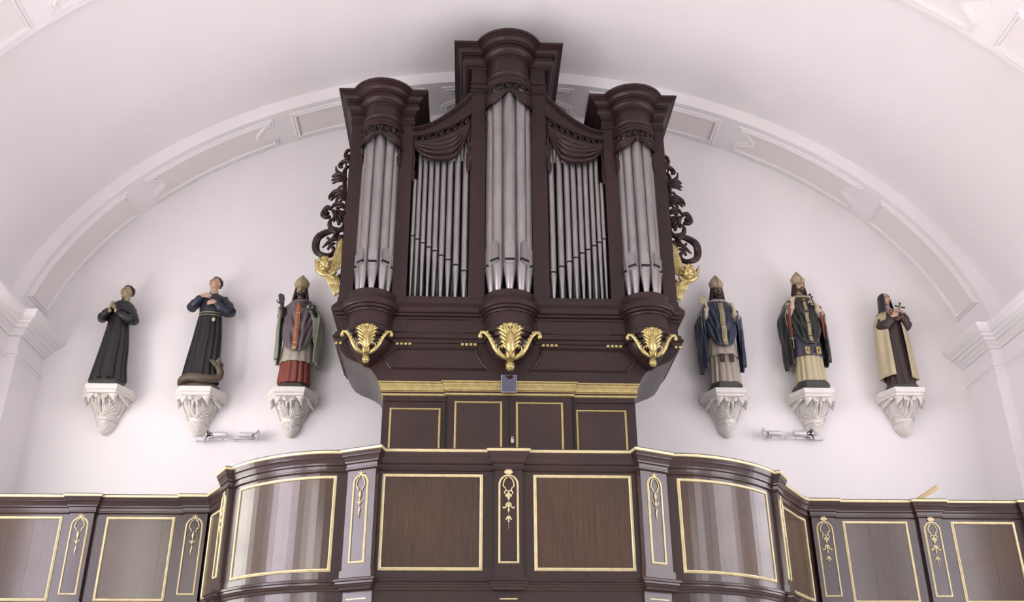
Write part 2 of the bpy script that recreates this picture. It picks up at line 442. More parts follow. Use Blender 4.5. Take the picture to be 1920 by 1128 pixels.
def stepped(seg, pil, ends=(False, False)):
    out = []; y = seg.p[0].y
    out.append((seg.p[0].x, y)) if not ends[0] else None
    for a, c in pil:
        if abs(a-seg.p[0].x) > .01: out += [(a, y)]
        out += [(a, y-PW), (c, y-PW)]
        if abs(c-seg.p[-1].x) > .01: out += [(c, y)]
    if not ends[1]: out.append((seg.p[-1].x, y))
    return out
def pushed(seg):
    n = seg.n[0]; a, c = seg.p[0], seg.p[-1]
    return [tuple(a+n*PW), tuple(c+n*PW)]
WLP = [(-5.98, -5.73), (-4.76, -4.50), (-3.54, -3.29)]; CP = [(GX-.128, GX+.128)]; WRP = [(3.33, 3.59), (4.54, 4.80), (5.75, 6.0)]
tup = lambda P: [tuple(v) for v in P]
PATH = (stepped(segs['wl'], WLP, (False, True)) + tup(segs['cl'].p) + pushed(segs['p2l']) + tup(segs['bl'].p) + pushed(segs['p1l'])
        + stepped(segs['c'], CP) + pushed(segs['p1r']) + tup(segs['br'].p) + pushed(segs['p2r']) + tup(segs['cr'].p) + stepped(segs['wr'], WRP, (True, False)))
PLAIN = (tup(segs['wl'].p)+tup(segs['cl'].p)+tup(segs['p2l'].p)+tup(segs['bl'].p)+tup(segs['p1l'].p)+tup(segs['c'].p)+tup(segs['p1r'].p)+tup(segs['br'].p)+tup(segs['p2r'].p)+tup(segs['cr'].p)+tup(segs['wr'].p))
def dedupe(P):
    out = [P[0]]
    for p in P[1:]:
        if math.hypot(p[0]-out[-1][0], p[1]-out[-1][1]) > 1e-3: out.append(p)
    return out
PATH = dedupe(PATH); PLAIN = dedupe(PLAIN)
G = thing('organ_gallery', (GX, 10.0, 3.1), 'dark oak organ gallery front with curved bays and gilded panel frames', 'balcony')
GO = G.location
def gb(): return B(GO)
def sub_sweep(name, prof, mt, path=PATH, par=G):
    b = gb(); sweep(b, path, prof); return b.build(name, mt, par)
sub_sweep('balustrade_body', [(0, 3.0), (0, 4.30), (-.06, 4.30), (-.06, 3.0)], 'gal', PLAIN)
sub_sweep('handrail', [(-.09, 4.405), (.07, 4.405), (.073, 4.400), (.07, 4.372), (.058, 4.340), (.056, 4.333), (.045, 4.318), (.032, 4.285), (.030, 4.272), (.016, 4.262), (.014, 4.232), (.02, 4.226), (.02, 4.214), (.008, 4.205), (0, 4.20), (-.03, 4.20), (-.03, 4.36), (-.09, 4.37)], 'gal')
sub_sweep('gilded_rail_strip', [(.069, 4.397), (.077, 4.394), (.076, 4.374), (.064, 4.366)], 'palegold')
sub_sweep('base_moulding', [(-.03, 3.28), (.012, 3.275), (.014, 3.215), (.055, 3.213), (.062, 3.205), (.06, 3.188), (.046, 3.182), (.045, 3.166), (.034, 3.158), (.030, 3.145), (.018, 3.135), (.014, 3.115), (-.10, 3.11)], 'gal')
sub_sweep('lower_gilded_strip', [(-.062, 3.052), (-.05, 3.05), (-.048, 3.040), (-.062, 3.036)], 'palegold')
sub_sweep('lower_fascia', [(-.12, 3.13), (-.075, 3.13), (-.075, 3.06), (-.055, 3.052), (-.058, 3.03), (-.075, 3.01), (-.08, 2.5), (-.16, 2.5)], 'gal')
# deck of the gallery, floor boards hidden behind the front
b = gb(); poly = offset_path(PLAIN, -.05)
b.grid([[(x, y, 3.12) for x, y in poly]+[(6.6, 12.98, 3.12), (-6.4, 12.98, 3.12)], [(x, y, 3.22) for x, y in poly]+[(6.6, 12.98, 3.22), (-6.4, 12.98, 3.22)]], closed=True, caps=True)
b.build('deck', 'gal', G)
FP = [(-.015, 0), (-.0145, .012), (-.008, .019), (-.002, .019), (.001, .012), (.007, .014), (.011, .010), (.014, .008), (.015, 0)]
ZT, ZB = 4.160, 3.302
def panel(seg, d0, d1, z0=ZB, z1=ZT, nb=3, crack=None):
    b = gb(); frame2d(b, [(d0, z0), (d1, z0), (d1, z1), (d0, z1)], FP, lambda a, c, h: seg.map(a, h, c), sub=.08 if len(seg.p) > 2 else 0)
    fr = b.build('gilded_panel_frame', 'palegold', G, smooth='auto')
    e = .018; cuts = [0]+sorted(crack or [k/nb+random.uniform(-.06, .06) for k in range(1, nb)])+[1]
    for i in range(len(cuts)-1):
        b = gb(); a = d0+e+(d1-d0-2*e)*cuts[i]; c = d0+e+(d1-d0-2*e)*cuts[i+1]
        seg.bent(b, a+.0006, c-.0006, -.01, .005+.0007*(i % 2), z0+e, z1-e)
        b.build('board', 'panel', fr)
    return fr
s = segs['c']; panel(s, s.xs(-1.262), s.xs(-.352)); panel(s, s.xs(.148), s.xs(1.045))
for k in ('bl', 'br'):
    s = segs[k]; panel(s, .12 if k == 'br' else .17, s.len-(.17 if k == 'br' else .12), nb=4)
s = segs['cl']; panel(s, .14, s.len-.12)
s = segs['cr']; panel(s, .12, s.len-.14)
s = segs['wl']; panel(s, s.xs(-4.362), s.xs(-3.655), crack=[.86]); panel(s, s.xs(-5.60), s.xs(-4.855)); panel(s, s.xs(-6.45), s.xs(-6.08), nb=2)
s = segs['wr']; panel(s, s.xs(3.70), s.xs(4.41)); panel(s, s.xs(4.93), s.xs(5.63), crack=[.58]); panel(s, s.xs(6.10), s.xs(6.68), nb=2)

def ornament(seg, dc, o, zt, kind, par, hw):
    "gilded carved drop inside the arch of a pilaster"
    b = gb(); mp = lambda a, z, h=.006: seg.map(dc+a, o+h, zt+z)
    def tb(pts, r, n=6): b.tube([mp(*p) for p in catmull2(pts)], r, n)
    def ba(a, z, ra, rz, h=.006): b.ball(mp(a, z, h), (ra, .012 if ra > .012 else ra, rz), 8, 5)
    k = hw/.085
    for s_ in (-1, 1):
        tb([(s_*.010*k, -.012), (s_*.036*k, -.035), (s_*.050*k, -.080), (s_*.047*k, -.100), (s_*.032*k, -.112), (s_*.022*k, -.145)], .0052)
    if kind == 'shell':
        for j in range(7):
            a = radians(90+(j-3)*27)
            b.tube([mp(0, .012), mp(.026*cos(a), .026+.018*sin(a), .010), mp(.040*cos(a), .030+.036*sin(a), .008)], [.004, .009, .0075], 6)
        ba(0, .002, .012, .010)
        z0 = -.15
        for s_ in (-1, 1):
            tb([(0, z0), (s_*.02, z0+.012), (s_*.038, z0-.004), (s_*.034, z0-.02)], .006)
            ba(s_*.016, z0-.035, .016, .016); 
        ba(0, z0-.02, .014, .018); ba(0, z0-.058, .012, .018); ba(0, z0-.08, .005, .005)
        z1 = z0-.10
        for s_ in (-1, 1):
            tb([(0, z1), (s_*.018, z1-.012), (s_*.024, z1-.04), (s_*.045, z1-.052), (s_*.05, z1-.04)], .0068)
        ba(0, z1-.03, .012, .026); ba(0, z1-.07, .010, .02); ba(0, z1-.102, .004, .004)
        z2 = z1-.125
        for s_ in (-1, 1): tb([(0, z2), (s_*.014, z2-.012), (s_*.02, z2-.03), (s_*.03, z2-.032)], .006)
        ba(0, z2-.02, .010, .018); ba(0, z2-.048, .008, .014)
        for q in (.075, .092, .110): ba(0, z2-q, .004, .005)
    else:
        for s_ in (-1, 1): tb([(0, .0), (s_*.010, .018), (s_*.026, .028), (s_*.030, .022)], .005)
        b.tube([mp(0, -.004), mp(0, .03), mp(0, .052)], [.006, .009, .003], 6)
        z0 = -.15
        b.tube([mp(0, z0+.01), mp(0, z0-.03), mp(0, z0-.07)], [.008, .015, .006], 6)
        for s_ in (-1, 1): tb([(0, z0-.12), (s_*.012, z0-.105), (s_*.026, z0-.095), (s_*.030, z0-.085)], .005)
        b.tube([mp(0, z0-.06), mp(0, z0-.10), mp(0, z0-.13)], [.005, .010, .008], 6)
        b.tube([mp(0, z0-.14), mp(.006, z0-.165), mp(-.003, z0-.19), mp(.002, z0-.22), mp(0, z0-.245)], [.004, .010, .008, .005, .003], 6)
    return b.build('carved_drop', 'palegold', par, smooth=True)
def catmull2(P, n=4): return [(v.x, v.y) for v in catmull([(x, y, 0) for x, y in P], n)]
def pilaster(seg, d0, d1, kind, hw=.085, dc=None):
    b = gb(); seg.bent(b, d0, d1, -.01, PW, 3.20, 4.215, 9)
    b2 = b; seg.bent(b, d0-.014, d1+.014, -.008, PW+.014, 3.205, 3.285, 9)
    p = b.build('pilaster', 'gal', G)
    c = (d0+d1)/2 if dc is None else dc
    arc = [(c+hw*cos(radians(t)), ZT-hw-.01+hw*sin(radians(t))*1.05) for t in range(0, 181, 15)]
    pts = [(c-hw, 3.355), (c+hw, 3.355)]+arc
    b = gb(); frame2d(b, pts, [(d*.62, h*.7) for d, h in FP], lambda a, z, h: seg.map(a, PW+h, z))
    b.build('gilded_arched_frame', 'palegold', p, smooth='auto')
    ornament(seg, c, PW, ZT-.012, kind, p, hw)
for a, c in WLP: pilaster(segs['wl'], segs['wl'].xs(a), segs['wl'].xs(c), 'fleur')
for a, c in WRP: pilaster(segs['wr'], segs['wr'].xs(a), segs['wr'].xs(c), 'shell')
pilaster(segs['c'], segs['c'].xs(CP[0][0]), segs['c'].xs(CP[0][1]), 'shell')
for k, h in (('p1l', .075), ('p1r', .075), ('p2l', .055), ('p2r', .055)): pilaster(segs[k], 0, segs[k].len, 'fleur', h)
# ------------------------------------------------------------------ organ
O = thing('pipe_organ', (0, 11.8, 3.22), 'dark wooden pipe organ with three round towers of grey pipes and gilded pendants', 'organ')
OO = O.location
def ob(): return B(OO)
YF = 11.2; YBK = 12.45
def front(o, hw, bumps, na=26, ybk=YBK, cx=0):
    "outline of a plan with a straight front and half-round bumps, grown outwards by o"
    P = [(cx-hw-o, ybk), (cx-hw-o, YF-o)]
    for c, R in bumps:
        rr = R+o
        a = math.asin(min(.95, max(-.95, o/rr))) if rr > 0 else 0
        P += [(cx+c-rr*cos(a+(pi-2*a)*k/na), YF-rr*sin(a+(pi-2*a)*k/na)) for k in range(na+1)]
    P += [(cx+hw+o, YF-o), (cx+hw+o, ybk)]
    return P
def stack(b, prof, **k):
    rows = [[(x, y, z) for x, y in front(o, **k)] for o, z in prof]
    b.grid(rows, closed=True, caps=True)
BUMP = [(-1.72, .275), (0, .305), (1.72, .275)]
b = ob(); stack(b, [(-.04, 7.035), (.025, 7.03), (.03, 7.015), (.028, 6.985), (.035, 6.955), (.06, 6.915), (.082, 6.885), (.09, 6.86), (.09, 6.825), (.08, 6.81), (.055, 6.805), (.05, 6.78), (.02, 6.765), (.015, 6.745), (0, 6.74), (0, 6.565), (.02, 6.56), (.03, 6.545), (.03, 6.515), (.05, 6.505), (.052, 6.475), (.035, 6.465), (.02, 6.44), (.015, 6.425), (-.05, 6.42)], hw=2.11, bumps=BUMP)
ent = b.build('console_entablature', 'case', O, smooth='auto', sharp=17)
# vertical breaks of the frieze under each post
for x0, x1 in ((-1.46, -1.27), (-.53, -.34), (.34, .53), (1.27, 1.46)):
    b = ob(); b.box(x0, x1, YF-.012, YF+.02, 6.57, 6.74); b.build('frieze_block', 'case', ent)
# bells under the towers
for c, R in BUMP:
    b = ob(); b.lathe([(R*1.0, 6.43), (R*.94, 6.38), (R*.80, 6.30), (R*.58, 6.22), (R*.34, 6.15), (R*.16, 6.10)], (c, YF, 0), 20)
    b.build('tower_bell', 'case', O, smooth=True)
# belly board and its curved side linings
prof = [(2.11, 6.425), (2.09, 6.38), (2.05, 6.31), (2.0, 6.245), (1.92, 6.195), (1.82, 6.155), (1.74, 6.12), (1.67, 6.07), (1.62, 6.0), (1.575, 5.92), (1.56, 5.88)]
b = ob(); ring = [(-x, z) for x, z in prof][::-1]+prof
b.grid([[(x, YF, z) for x, z in prof]+[(-x, YF, z) for x, z in prof[::-1]], [(x, YF+.04, z) for x, z in prof]+[(-x, YF+.04, z) for x, z in prof[::-1]]], closed=True, caps=True)
board = b.build('belly_board', 'case', O)
for s_ in (-1, 1):
    pr = [(s_*x, z) for x, z in prof]
    n = len(pr)
    for q, (ya, yb) in enumerate(((YF+.038, YF+.5), (YF+.503, YF+.95), (YF+.953, YBK))):
        b = ob(); ins = [(x-s_*.03, z+.03) for x, z in pr]
        ring = lambda y: [(x, y, z) for x, z in pr]+[(x, y, z) for x, z in ins[::-1]]
        b.grid([ring(ya), ring(yb)], closed=True, caps=True)
        b.build('side_plank', 'case_grey', board)
TP = [(-.017, 0), (-.015, .014), (-.004, .020), (.004, .012), (.009, .006), (.017, .007), (.017, 0)]
mpF = lambda a, z, h: Vector((a, YF-h, z))
def arcpts(cx, cz, r, a0, a1, n=8): return [(cx+r*cos(radians(a0+(a1-a0)*k/n)), cz+r*sin(radians(a0+(a1-a0)*k/n))) for k in range(n+1)]
for s_ in (-1, 1):
    pts = [(1.375, 6.365), (.395, 6.37)]+arcpts(0.0, 6.42, .40, -8, -55)[1:]+[(.36, 6.075), (1.41, 6.075), (1.56, 6.235)]
    pts = [(.395, 6.365), (1.38, 6.355), (1.55, 6.235), (1.44, 6.085), (.25, 6.085)]+arcpts(0, 6.40, .405, -52, -8)
    pts = [(s_*x, z) for x, z in pts]
    b = ob(); frame2d(b, pts, TP, mpF); b.build('belly_panel_moulding', 'case', board)
# gilded dentils beside the pendants
b0 = ob(); b0.bbox(-.018, .018, -.02, .0, -.016, .016, .004)
den = [x for c, w_ in ((-1.72, .30), (0, .375), (1.72, .30)) for x in ([c+s_*(w_+.045+.052*k) for s_ in (-1, 1) for k in range(4)])]
me_d = None
for x in den:
    if abs(x) > 2.12: continue
    if me_d is None:
        b = B(); b.bbox(-.017, .017, -.026, 0, -.018, .016, .004); o = b.build('gilded_dentil', 'gold', O); me_d = o.data
    else: o = mkobj('gilded_dentil', me_d, O)
    o.location = Vector((x, YF-.001, 6.405))-OO
# gilded acanthus pendants
def pendant(cx, k, yc):
    b = ob(); P = lambda x, z, y=0: Vector((cx+x*k, yc-y*k, 6.42+z*k))
    b.tube([P(0, .06, .14), P(0, -.04, .17), P(0, -.16, .16), P(0, -.27, .10), P(0, -.33, .06)], [.030*k, .052*k, .062*k, .060*k, .042*k], 8)
    rows = []
    for i in range(19):
        v = i/18; z = -.31+.43*v; w_ = .022+.118*sin(min(1, v*1.15)*pi/2)**1.3-.05*max(0, v-.8)/.2
        rows.append([P(w_*u_/12, z+.03*abs(u_/12)*v, .09+.085*sqrt(1-.8*(u_/12)**2)+.014*abs(cos(u_/12*7.5))) for u_ in range(-12, 13)])
    b.grid(rows)
    for s_ in (-1, 1):
        # inner leaf with curled tips
        for (x1, z1, x2, z2) in ((.035, .05, .075, .115), (.06, .03, .10, .10), (.055, -.0, .145, .075), (.06, -.05, .135, .02), (.065, -.10, .12, -.045), (.07, -.15, .112, -.105), (.065, -.19, .10, -.16)):
            b.tube([P(s_*.012, min(z1, .0)-.08, .15), P(s_*x1*.8, z1, .18), P(s_*x2*.85, (z1+z2)/2+.02, .185), P(s_*x2, z2, .165), P(s_*(x2+.012), z2-.022, .15)], [.012*k, .021*k, .022*k, .017*k, .009*k], 6, flat=.8)
        # volute: long arm sweeping up to the side, curling under at both ends
        b.tube([P(*p) for p in ((s_*.02, -.30, .08), (s_*.075, -.29, .11), (s_*.14, -.25, .13), (s_*.19, -.17, .14), (s_*.225, -.09, .14), (s_*.26, -.02, .13), (s_*.30, .03, .12), (s_*.345, .035, .11), (s_*.365, .0, .10), (s_*.35, -.035, .10))],
               [.018*k, .026*k, .029*k, .028*k, .026*k, .025*k, .026*k, .027*k, .026*k, .032*k], 8)
        b.tube([P(*p) for p in ((s_*.05, -.27, .12), (s_*.10, -.255, .14), (s_*.14, -.21, .15), (s_*.13, -.165, .16), (s_*.10, -.165, .165), (s_*.095, -.195, .165))], [.010*k]*6, 6)
        for q in range(5):
            b.ball(P(s_*(.165+.027*q), -.15+.043*q, .150), .015*k, 6, 4)
        b.ball(P(s_*.355, -.02, .10), .028*k, 8, 6)
        for q in range(4): b.tube([P(s_*(.01+.028*q), .07-.008*q, .17), P(s_*(.012+.033*q), .12-.010*q, .19), P(s_*(.014+.036*q), .145-.014*q, .17)], [.014*k, .022*k, .012*k], 6)
    o = b.build('gilded_pendant', 'gold', O, smooth=True)
    b = ob()
    b.ball(P(0, -.385, .07), (.048*k, .048*k, .055*k), 12, 8)
    for q in range(5):
        for r in range(7):
            a = 2*pi*(r+.5*(q % 2))/7; ph = radians(-60+30*q)
            b.ball(P(.046*cos(ph)*cos(a), -.385+.052*sin(ph), .07-.046*cos(ph)*sin(a)*-1), .013*k, 6, 4)
    b.build('berry_knob', 'gold', o, smooth=True)
pendant(-1.72, .82, 11.02); pendant(1.72, .82, 11.02); pendant(0, 1.0, 11.03)
# lower case with doors
LZ0 = 3.225
b = ob(); b.box(-1.51, 1.51, YF-.03, 12.3, LZ0, 5.74); b.box(-.735, .735, YF-.07, YF, LZ0, 5.735)
low = b.build('lower_case', 'case', O)
lp = [(-1.51, 11.9), (-1.51, YF-.03), (-.755, YF-.03), (-.755, YF-.07), (.755, YF-.07), (.755, YF-.03), (1.51, YF-.03), (1.51, 11.9)]
b = ob(); sweep(b, lp, [(-.02, 5.89), (.062, 5.89), (.064, 5.874), (.044, 5.868), (.042, 5.85), (.030, 5.83), (.020, 5.80), (.036, 5.796), (.036, 5.784), (.02, 5.78)]+[(.02, 5.77), (-.02, 5.77)])
b.build('gilded_cornice', 'oldgold', O, smooth='auto', sharp=20)
b = ob(); sweep(b, lp, [(-.02, 5.772), (.016, 5.77), (.014, 5.752), (-.02, 5.75)]); b.build('dark_fillet', 'case', low)
b = ob(); sweep(b, lp, [(-.02, 5.75), (.02, 5.748), (.018, 5.728), (.006, 5.72), (-.02, 5.72)]); b.build('gilded_fillet', 'oldgold', O)
for (x0, x1, zt, y, kind) in ((-1.425, -.815, 5.575, YF-.03, 0), (-.658, -.088, 5.645, YF-.07, 1), (.070, .636, 5.640, YF-.07, 1), (.788, 1.40, 5.572, YF-.03, 0)):
    mp = lambda a, z, h, y=y: Vector((a, y-h, z))
    par = O
    if kind:
        b = ob(); xa, xb = (-.733, -.010) if x0 < 0 else (-.002, .733)
        b.box(xa, xb, y-.018, y+.0, LZ0+.01, 5.715); par = b.build('door', 'case', O); y2 = y-.018
        mp = lambda a, z, h, y=y2: Vector((a, y-h, z)); 
    b = ob(); frame2d(b, [(x0+.015, 3.75), (x1-.015, 3.75), (x1-.015, zt-.015), (x0+.015, zt-.015)], [(d*.8, h*.8) for d, h in FP], mp)
    fr = b.build('gilded_door_frame' if kind else 'gilded_panel_frame', 'oldgold', par, smooth='auto')
    b = ob(); yy = (y-.018 if kind else y); b.box(x0+.03, x1-.03, yy-.004, yy+.004, 3.77, zt-.03); b.build('panel_field', 'panel2', par)
    if not kind:
        b = ob(); s_ = 1 if x0 > 0 else -1; xa, xb = sorted((s_*.765, s_*1.50))
        b.box(xa, xb, y-.016, y+.01, 5.655, 5.675); b.box(*sorted((s_*.765, s_*.785)), y-.016, y+.01, LZ0, 5.66); b.build('case_bead', 'case', O)
# upper case: dark interior, posts, capitals
b = ob(); b.box(-2.09, 2.09, YF+.30, YBK, 7.0, 9.3); b.box(-2.10, -1.33, YF+.28, YBK, 9.2, 9.95); b.box(1.33, 2.10, YF+.28, YBK, 9.2, 9.95); b.box(-.49, .49, YF+.32, YBK, 9.2, 10.8)
b.build('case_interior', 'dark', O)
for x in (-2.135, 2.095):
    b = ob(); b.box(x, x+.04, YF+.2, YBK, 7.02, 9.9); b.build('side_wall', 'case', O)
for (x0, x1, zt) in ((-2.135, -1.965, 9.9), (-1.475, -1.297, 9.9), (-.517, -.311, 10.78), (.311, .517, 10.78), (1.297, 1.475, 9.9), (1.965, 2.135, 9.9)):
    b = ob(); b.box(x0, x1, YF, YF+.3, 7.02, zt); p = b.build('post', 'case', O)
    z = 9.66 if zt < 10 else 10.235
    b = ob()
    for (za, zb, e) in ((z, z+.022, .010), (z+.022, z+.055, .018), (z+.075, z+.15, .008), (z+.155, z+.18, .022)): b.box(x0-e, x1+e, YF-e, YF+.29, za, zb)
    b.build('post_capital', 'case', p)
# solid sides above the towers
for (cx, hw, z0, z1) in ((-1.717, .41, 9.6, 9.92), (1.717, .41, 9.6, 9.92), (0, .51, 10.2, 10.8)):
    b = ob(); b.box(cx-hw, cx+hw, YF+.02, YBK-.02, z0, z1); b.build('tower_head', 'case', O)
# crowns, drums and collars
CROWN = [(-.06, -.305), (.004, -.305), (.012, -.30), (.014, -.285), (.032, -.28), (.034, -.262), (.05, -.252), (.072, -.232), (.078, -.222), (.078, -.204), (.060, -.200), (.058, -.140), (.082, -.136), (.084, -.118), (.100, -.112), (.106, -.098), (.122, -.075), (.148, -.058), (.168, -.050), (.170, -.036), (.186, -.032), (.190, -.022), (.190, 0), (.02, .005)]
for (cx, hw, R, zt, k) in ((-1.717, .418, .25, 10.125, 1), (0, .56, .285, 10.985, 1.1), (1.717, .418, .25, 10.125, 1)):
    b = ob(); stack(b, [(o*k, zt+z*k) for o, z in CROWN], hw=hw, bumps=[(0, R)], cx=cx, ybk=YBK)
    b.build('tower_crown', 'case', O, smooth='auto', sharp=17)
    zd = zt-.29*k; zb = 9.66 if cx else 10.41
    b = ob(); half = lambda pr: b.grid([[(cx-r*cos(pi*q/20), YF+.04-(r)*sin(pi*q/20)-(.04 if 0 < q < 20 else 0), z) for q in range(21)] for r, z in pr], closed=True, caps=True)
    half([(R, zd+.06), (R, zb-.02)]); b.build('tower_drum', 'case', O, smooth='auto')
    b = ob(); rt = R
    if cx: half([(rt, 9.665), (rt+.02, 9.66), (rt+.024, 9.64), (rt+.012, 9.625), (rt+.016, 9.60), (rt+.03, 9.575), (rt+.04, 9.55), (rt+.04, 9.525), (rt+.022, 9.515), (rt+.018, 9.50), (rt-.03, 9.495)])
    else: half([(rt, 10.415), (rt+.02, 10.41), (rt+.026, 10.385), (rt+.014, 10.37), (rt+.02, 10.33), (rt+.036, 10.30), (rt+.046, 10.27), (rt+.046, 10.24), (rt+.024, 10.225), (rt+.02, 10.21), (rt-.03, 10.205)])
    b.build('tower_collar', 'case', O, smooth='auto', sharp=17)
# openwork friezes
def fret(b, mapf, L, zlo, zhi, n):
    "running scroll between two fillets; mapf(s, t) with t in 0..1 across the band"
    for k in range(n):
        s0 = L*(k+.5)/n; w_ = L/n; d = 1 if k % 2 else -1
        pts = []
        for q in range(11):
            a = radians(-200+q*46)*d; r = (1-.07*q)
            pts.append(mapf(s0+w_*.36*r*cos(a), .5+.36*r*sin(a)))
        b.tube(pts, .0095, 6)
        b.tube([mapf(s0-w_*.55, .5-.34*d), mapf(s0-w_*.25, .5-.1*d), mapf(s0+w_*.2, .5+.42*d), mapf(s0+w_*.5, .5+.36*d)], .0085, 5)
    for t in (.0, 1.0): b.tube([mapf(L*q/24, t) for q in range(25)], .008, 5)
for cx, R, zl, zh in ((-1.717, .25, 9.375, 9.495), (1.717, .25, 9.375, 9.495), (0, .295, 10.085, 10.205)):
    b = ob(); fret(b, lambda s_, t: Vector((cx-(R+.01)*cos(s_), YF-(R+.01)*sin(s_), zl+(zh-zl)*t)), pi, 0, 1, 9)
    b.build('openwork_frieze', 'case', O, smooth=True)
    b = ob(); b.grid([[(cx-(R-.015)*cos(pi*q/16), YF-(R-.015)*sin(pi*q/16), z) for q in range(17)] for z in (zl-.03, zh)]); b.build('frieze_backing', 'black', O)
# festooned drapery below
def drape(b, mapf, n=26, m=30, amp=.016, folds=5, ph=0):
    rows = []
    for i in range(n+1):
        t = i/n; row = []
        for j in range(m+1):
            v = j/m
            r = amp*((1-abs(sin(pi*folds*v+ph+1.2*sin(3*t))))**.9)*sin(pi*min(1, max(0, t*.94+.06)))**.3*(.35+.65*v)
            row.append(mapf(t, v, r))
        rows.append(row)
    b.grid(rows)
for cx, R, zl in ((-1.717, .262, 9.375), (1.717, .262, 9.375), (0, .308, 10.085)):
    H = .125 if cx else .175
    b = ob()
    for s_ in (-1, 1):
        def mp(t, v, r):
            a = radians(2+84*t)                     # angle away from the centre
            top = zl-.02*t*(1 if cx else 1)-.005
            low = zl-.02-H*min(1, t/.42)**.75*(1.0-.25*max(0, t-.42))
            z = top+(low-top)*v
            rr = R-.004+r+.012*sin(pi*v*.9)
            return Vector((cx+s_*rr*sin(a), YF-rr*cos(a), z))
        drape(b, mp, folds=4, amp=.028)
    b.ball((cx, YF-R-.02, zl-.03), (.02, .02, .035), 8, 6)
    o = b.build('carved_drapery', 'case', O, smooth=True)
    md = o.modifiers.new('thick', 'SOLIDIFY'); md.thickness = .012; md.offset = -1
    # hanging tails at both sides
    for s_ in (-1, 1):
        b = ob(); N = 14; x = cx+s_*(R-.018); zt = zl-.10; zb = zl-(.42 if cx else .66)
        b.tube([(x+.008*sin(q*1.3), YF-.05+.01*cos(q*1.1), zt+(zb-zt)*q/N) for q in range(N+1)], [.012+.010*abs(sin(q*.9+1))*(1 if q < 9 else 1.5) for q in range(N)]+[.004], 7)
        b.build('drapery_tail', 'case', O, smooth=True)
# swept rails with frieze and swag between the towers
def crv(t, z0, dz, e=1.7): return z0+dz*max(0, t)**e
for s_ in (-1, 1):
    X = lambda t: s_*(1.30-.785*t)
    N = 22
    def band(z0a, dza, z0b, dzb, ya, yb, nm, mt, e=1.7):
        b = ob(); rows = []
        for k in range(N+1):
            t = k/N; x = X(t); a, c = crv(t, z0a, dza, e), crv(t, z0b, dzb, e)
            rows.append([(x, ya, c), (x, ya, a), (x, yb, a), (x, yb, c)])
        b.grid(rows, closed=True, caps=True); return b.build(nm, mt, O, smooth='auto')
    band(9.60, .60, 9.475, .385, YF-.01, YF+.30, 'swept_rail', 'case')
    band(9.61, .62, 9.585, .585, YF-.05, YF+.32, 'swept_rail_cap', 'case')
    band(9.585, .585, 9.568, .562, YF-.03, YF+.1, 'swept_rail_bead', 'case')
    band(9.50, .41, 9.475, .385, YF-.03, YF+.1, 'swept_rail_bead', 'case')
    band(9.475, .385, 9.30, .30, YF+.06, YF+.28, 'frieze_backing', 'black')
    b = ob(); fret(b, lambda q, t: Vector((X(q), YF+.0, crv(q, 9.385, .33)+(crv(q, 9.475, .385)-crv(q, 9.385, .33))*t)), 1.0, 0, 1, 9)
    b.build('openwork_frieze', 'case', O, smooth=True)
    low_pts = [(1.285, 9.34), (1.26, 9.26), (1.20, 9.19), (1.12, 9.13), (1.0, 9.085), (.86, 9.08), (.75, 9.12), (.68, 9.19), (.62, 9.33), (.575, 9.48), (.53, 9.66)]
    LP = catmull([(x, z, 0) for x, z in low_pts], 4)
    def mp(t, v, r):
        k = t*(len(LP)-1); i = min(int(k), len(LP)-2); q = LP[i].lerp(LP[i+1], k-i)
        tx = .99*t+.005
        top = Vector((abs(X(tx)), crv(tx, 9.39, .33), 0))
        p = top.lerp(q, v)
        return Vector((s_*p.x, YF-.012-r*1.6-.03*sin(pi*v), p.y))
    b = ob(); drape(b, mp, 30, 44, .036, 5); o = b.build('carved_swag', 'case', O, smooth=True)
    md = o.modifiers.new('thick', 'SOLIDIFY'); md.thickness = .012; md.offset = 1
    for (x, zt, zb, w_) in ((1.275, 9.42, 8.76, .022), (.545, 9.62, 8.93, .034)):
        b = ob(); n = 16
        b.tube([(s_*x+.006*sin(q), YF-.01, zt+(zb-zt)*q/n) for q in range(n+1)], [w_*(.7+.3*sin(q*1.1)**2)*(1.1 if q > 11 else .85) for q in range(n)]+[.006], 8)
        for q in range(4): b.ball((s_*x, YF-.03, zb+.05+.03*q), (w_*1.1, .02, .014), 8, 5)
        b.build('drapery_tail', 'case', O, smooth=True)
    b = ob(); b.box(*sorted((s_*.516, s_*1.30)), YF+.02, YF+.2, 7.02, 7.075); b.box(*sorted((s_*.516, s_*1.30)), YF-.012, YF+.03, 7.02, 7.045); b.build('pipe_rack_sill', 'case', O)
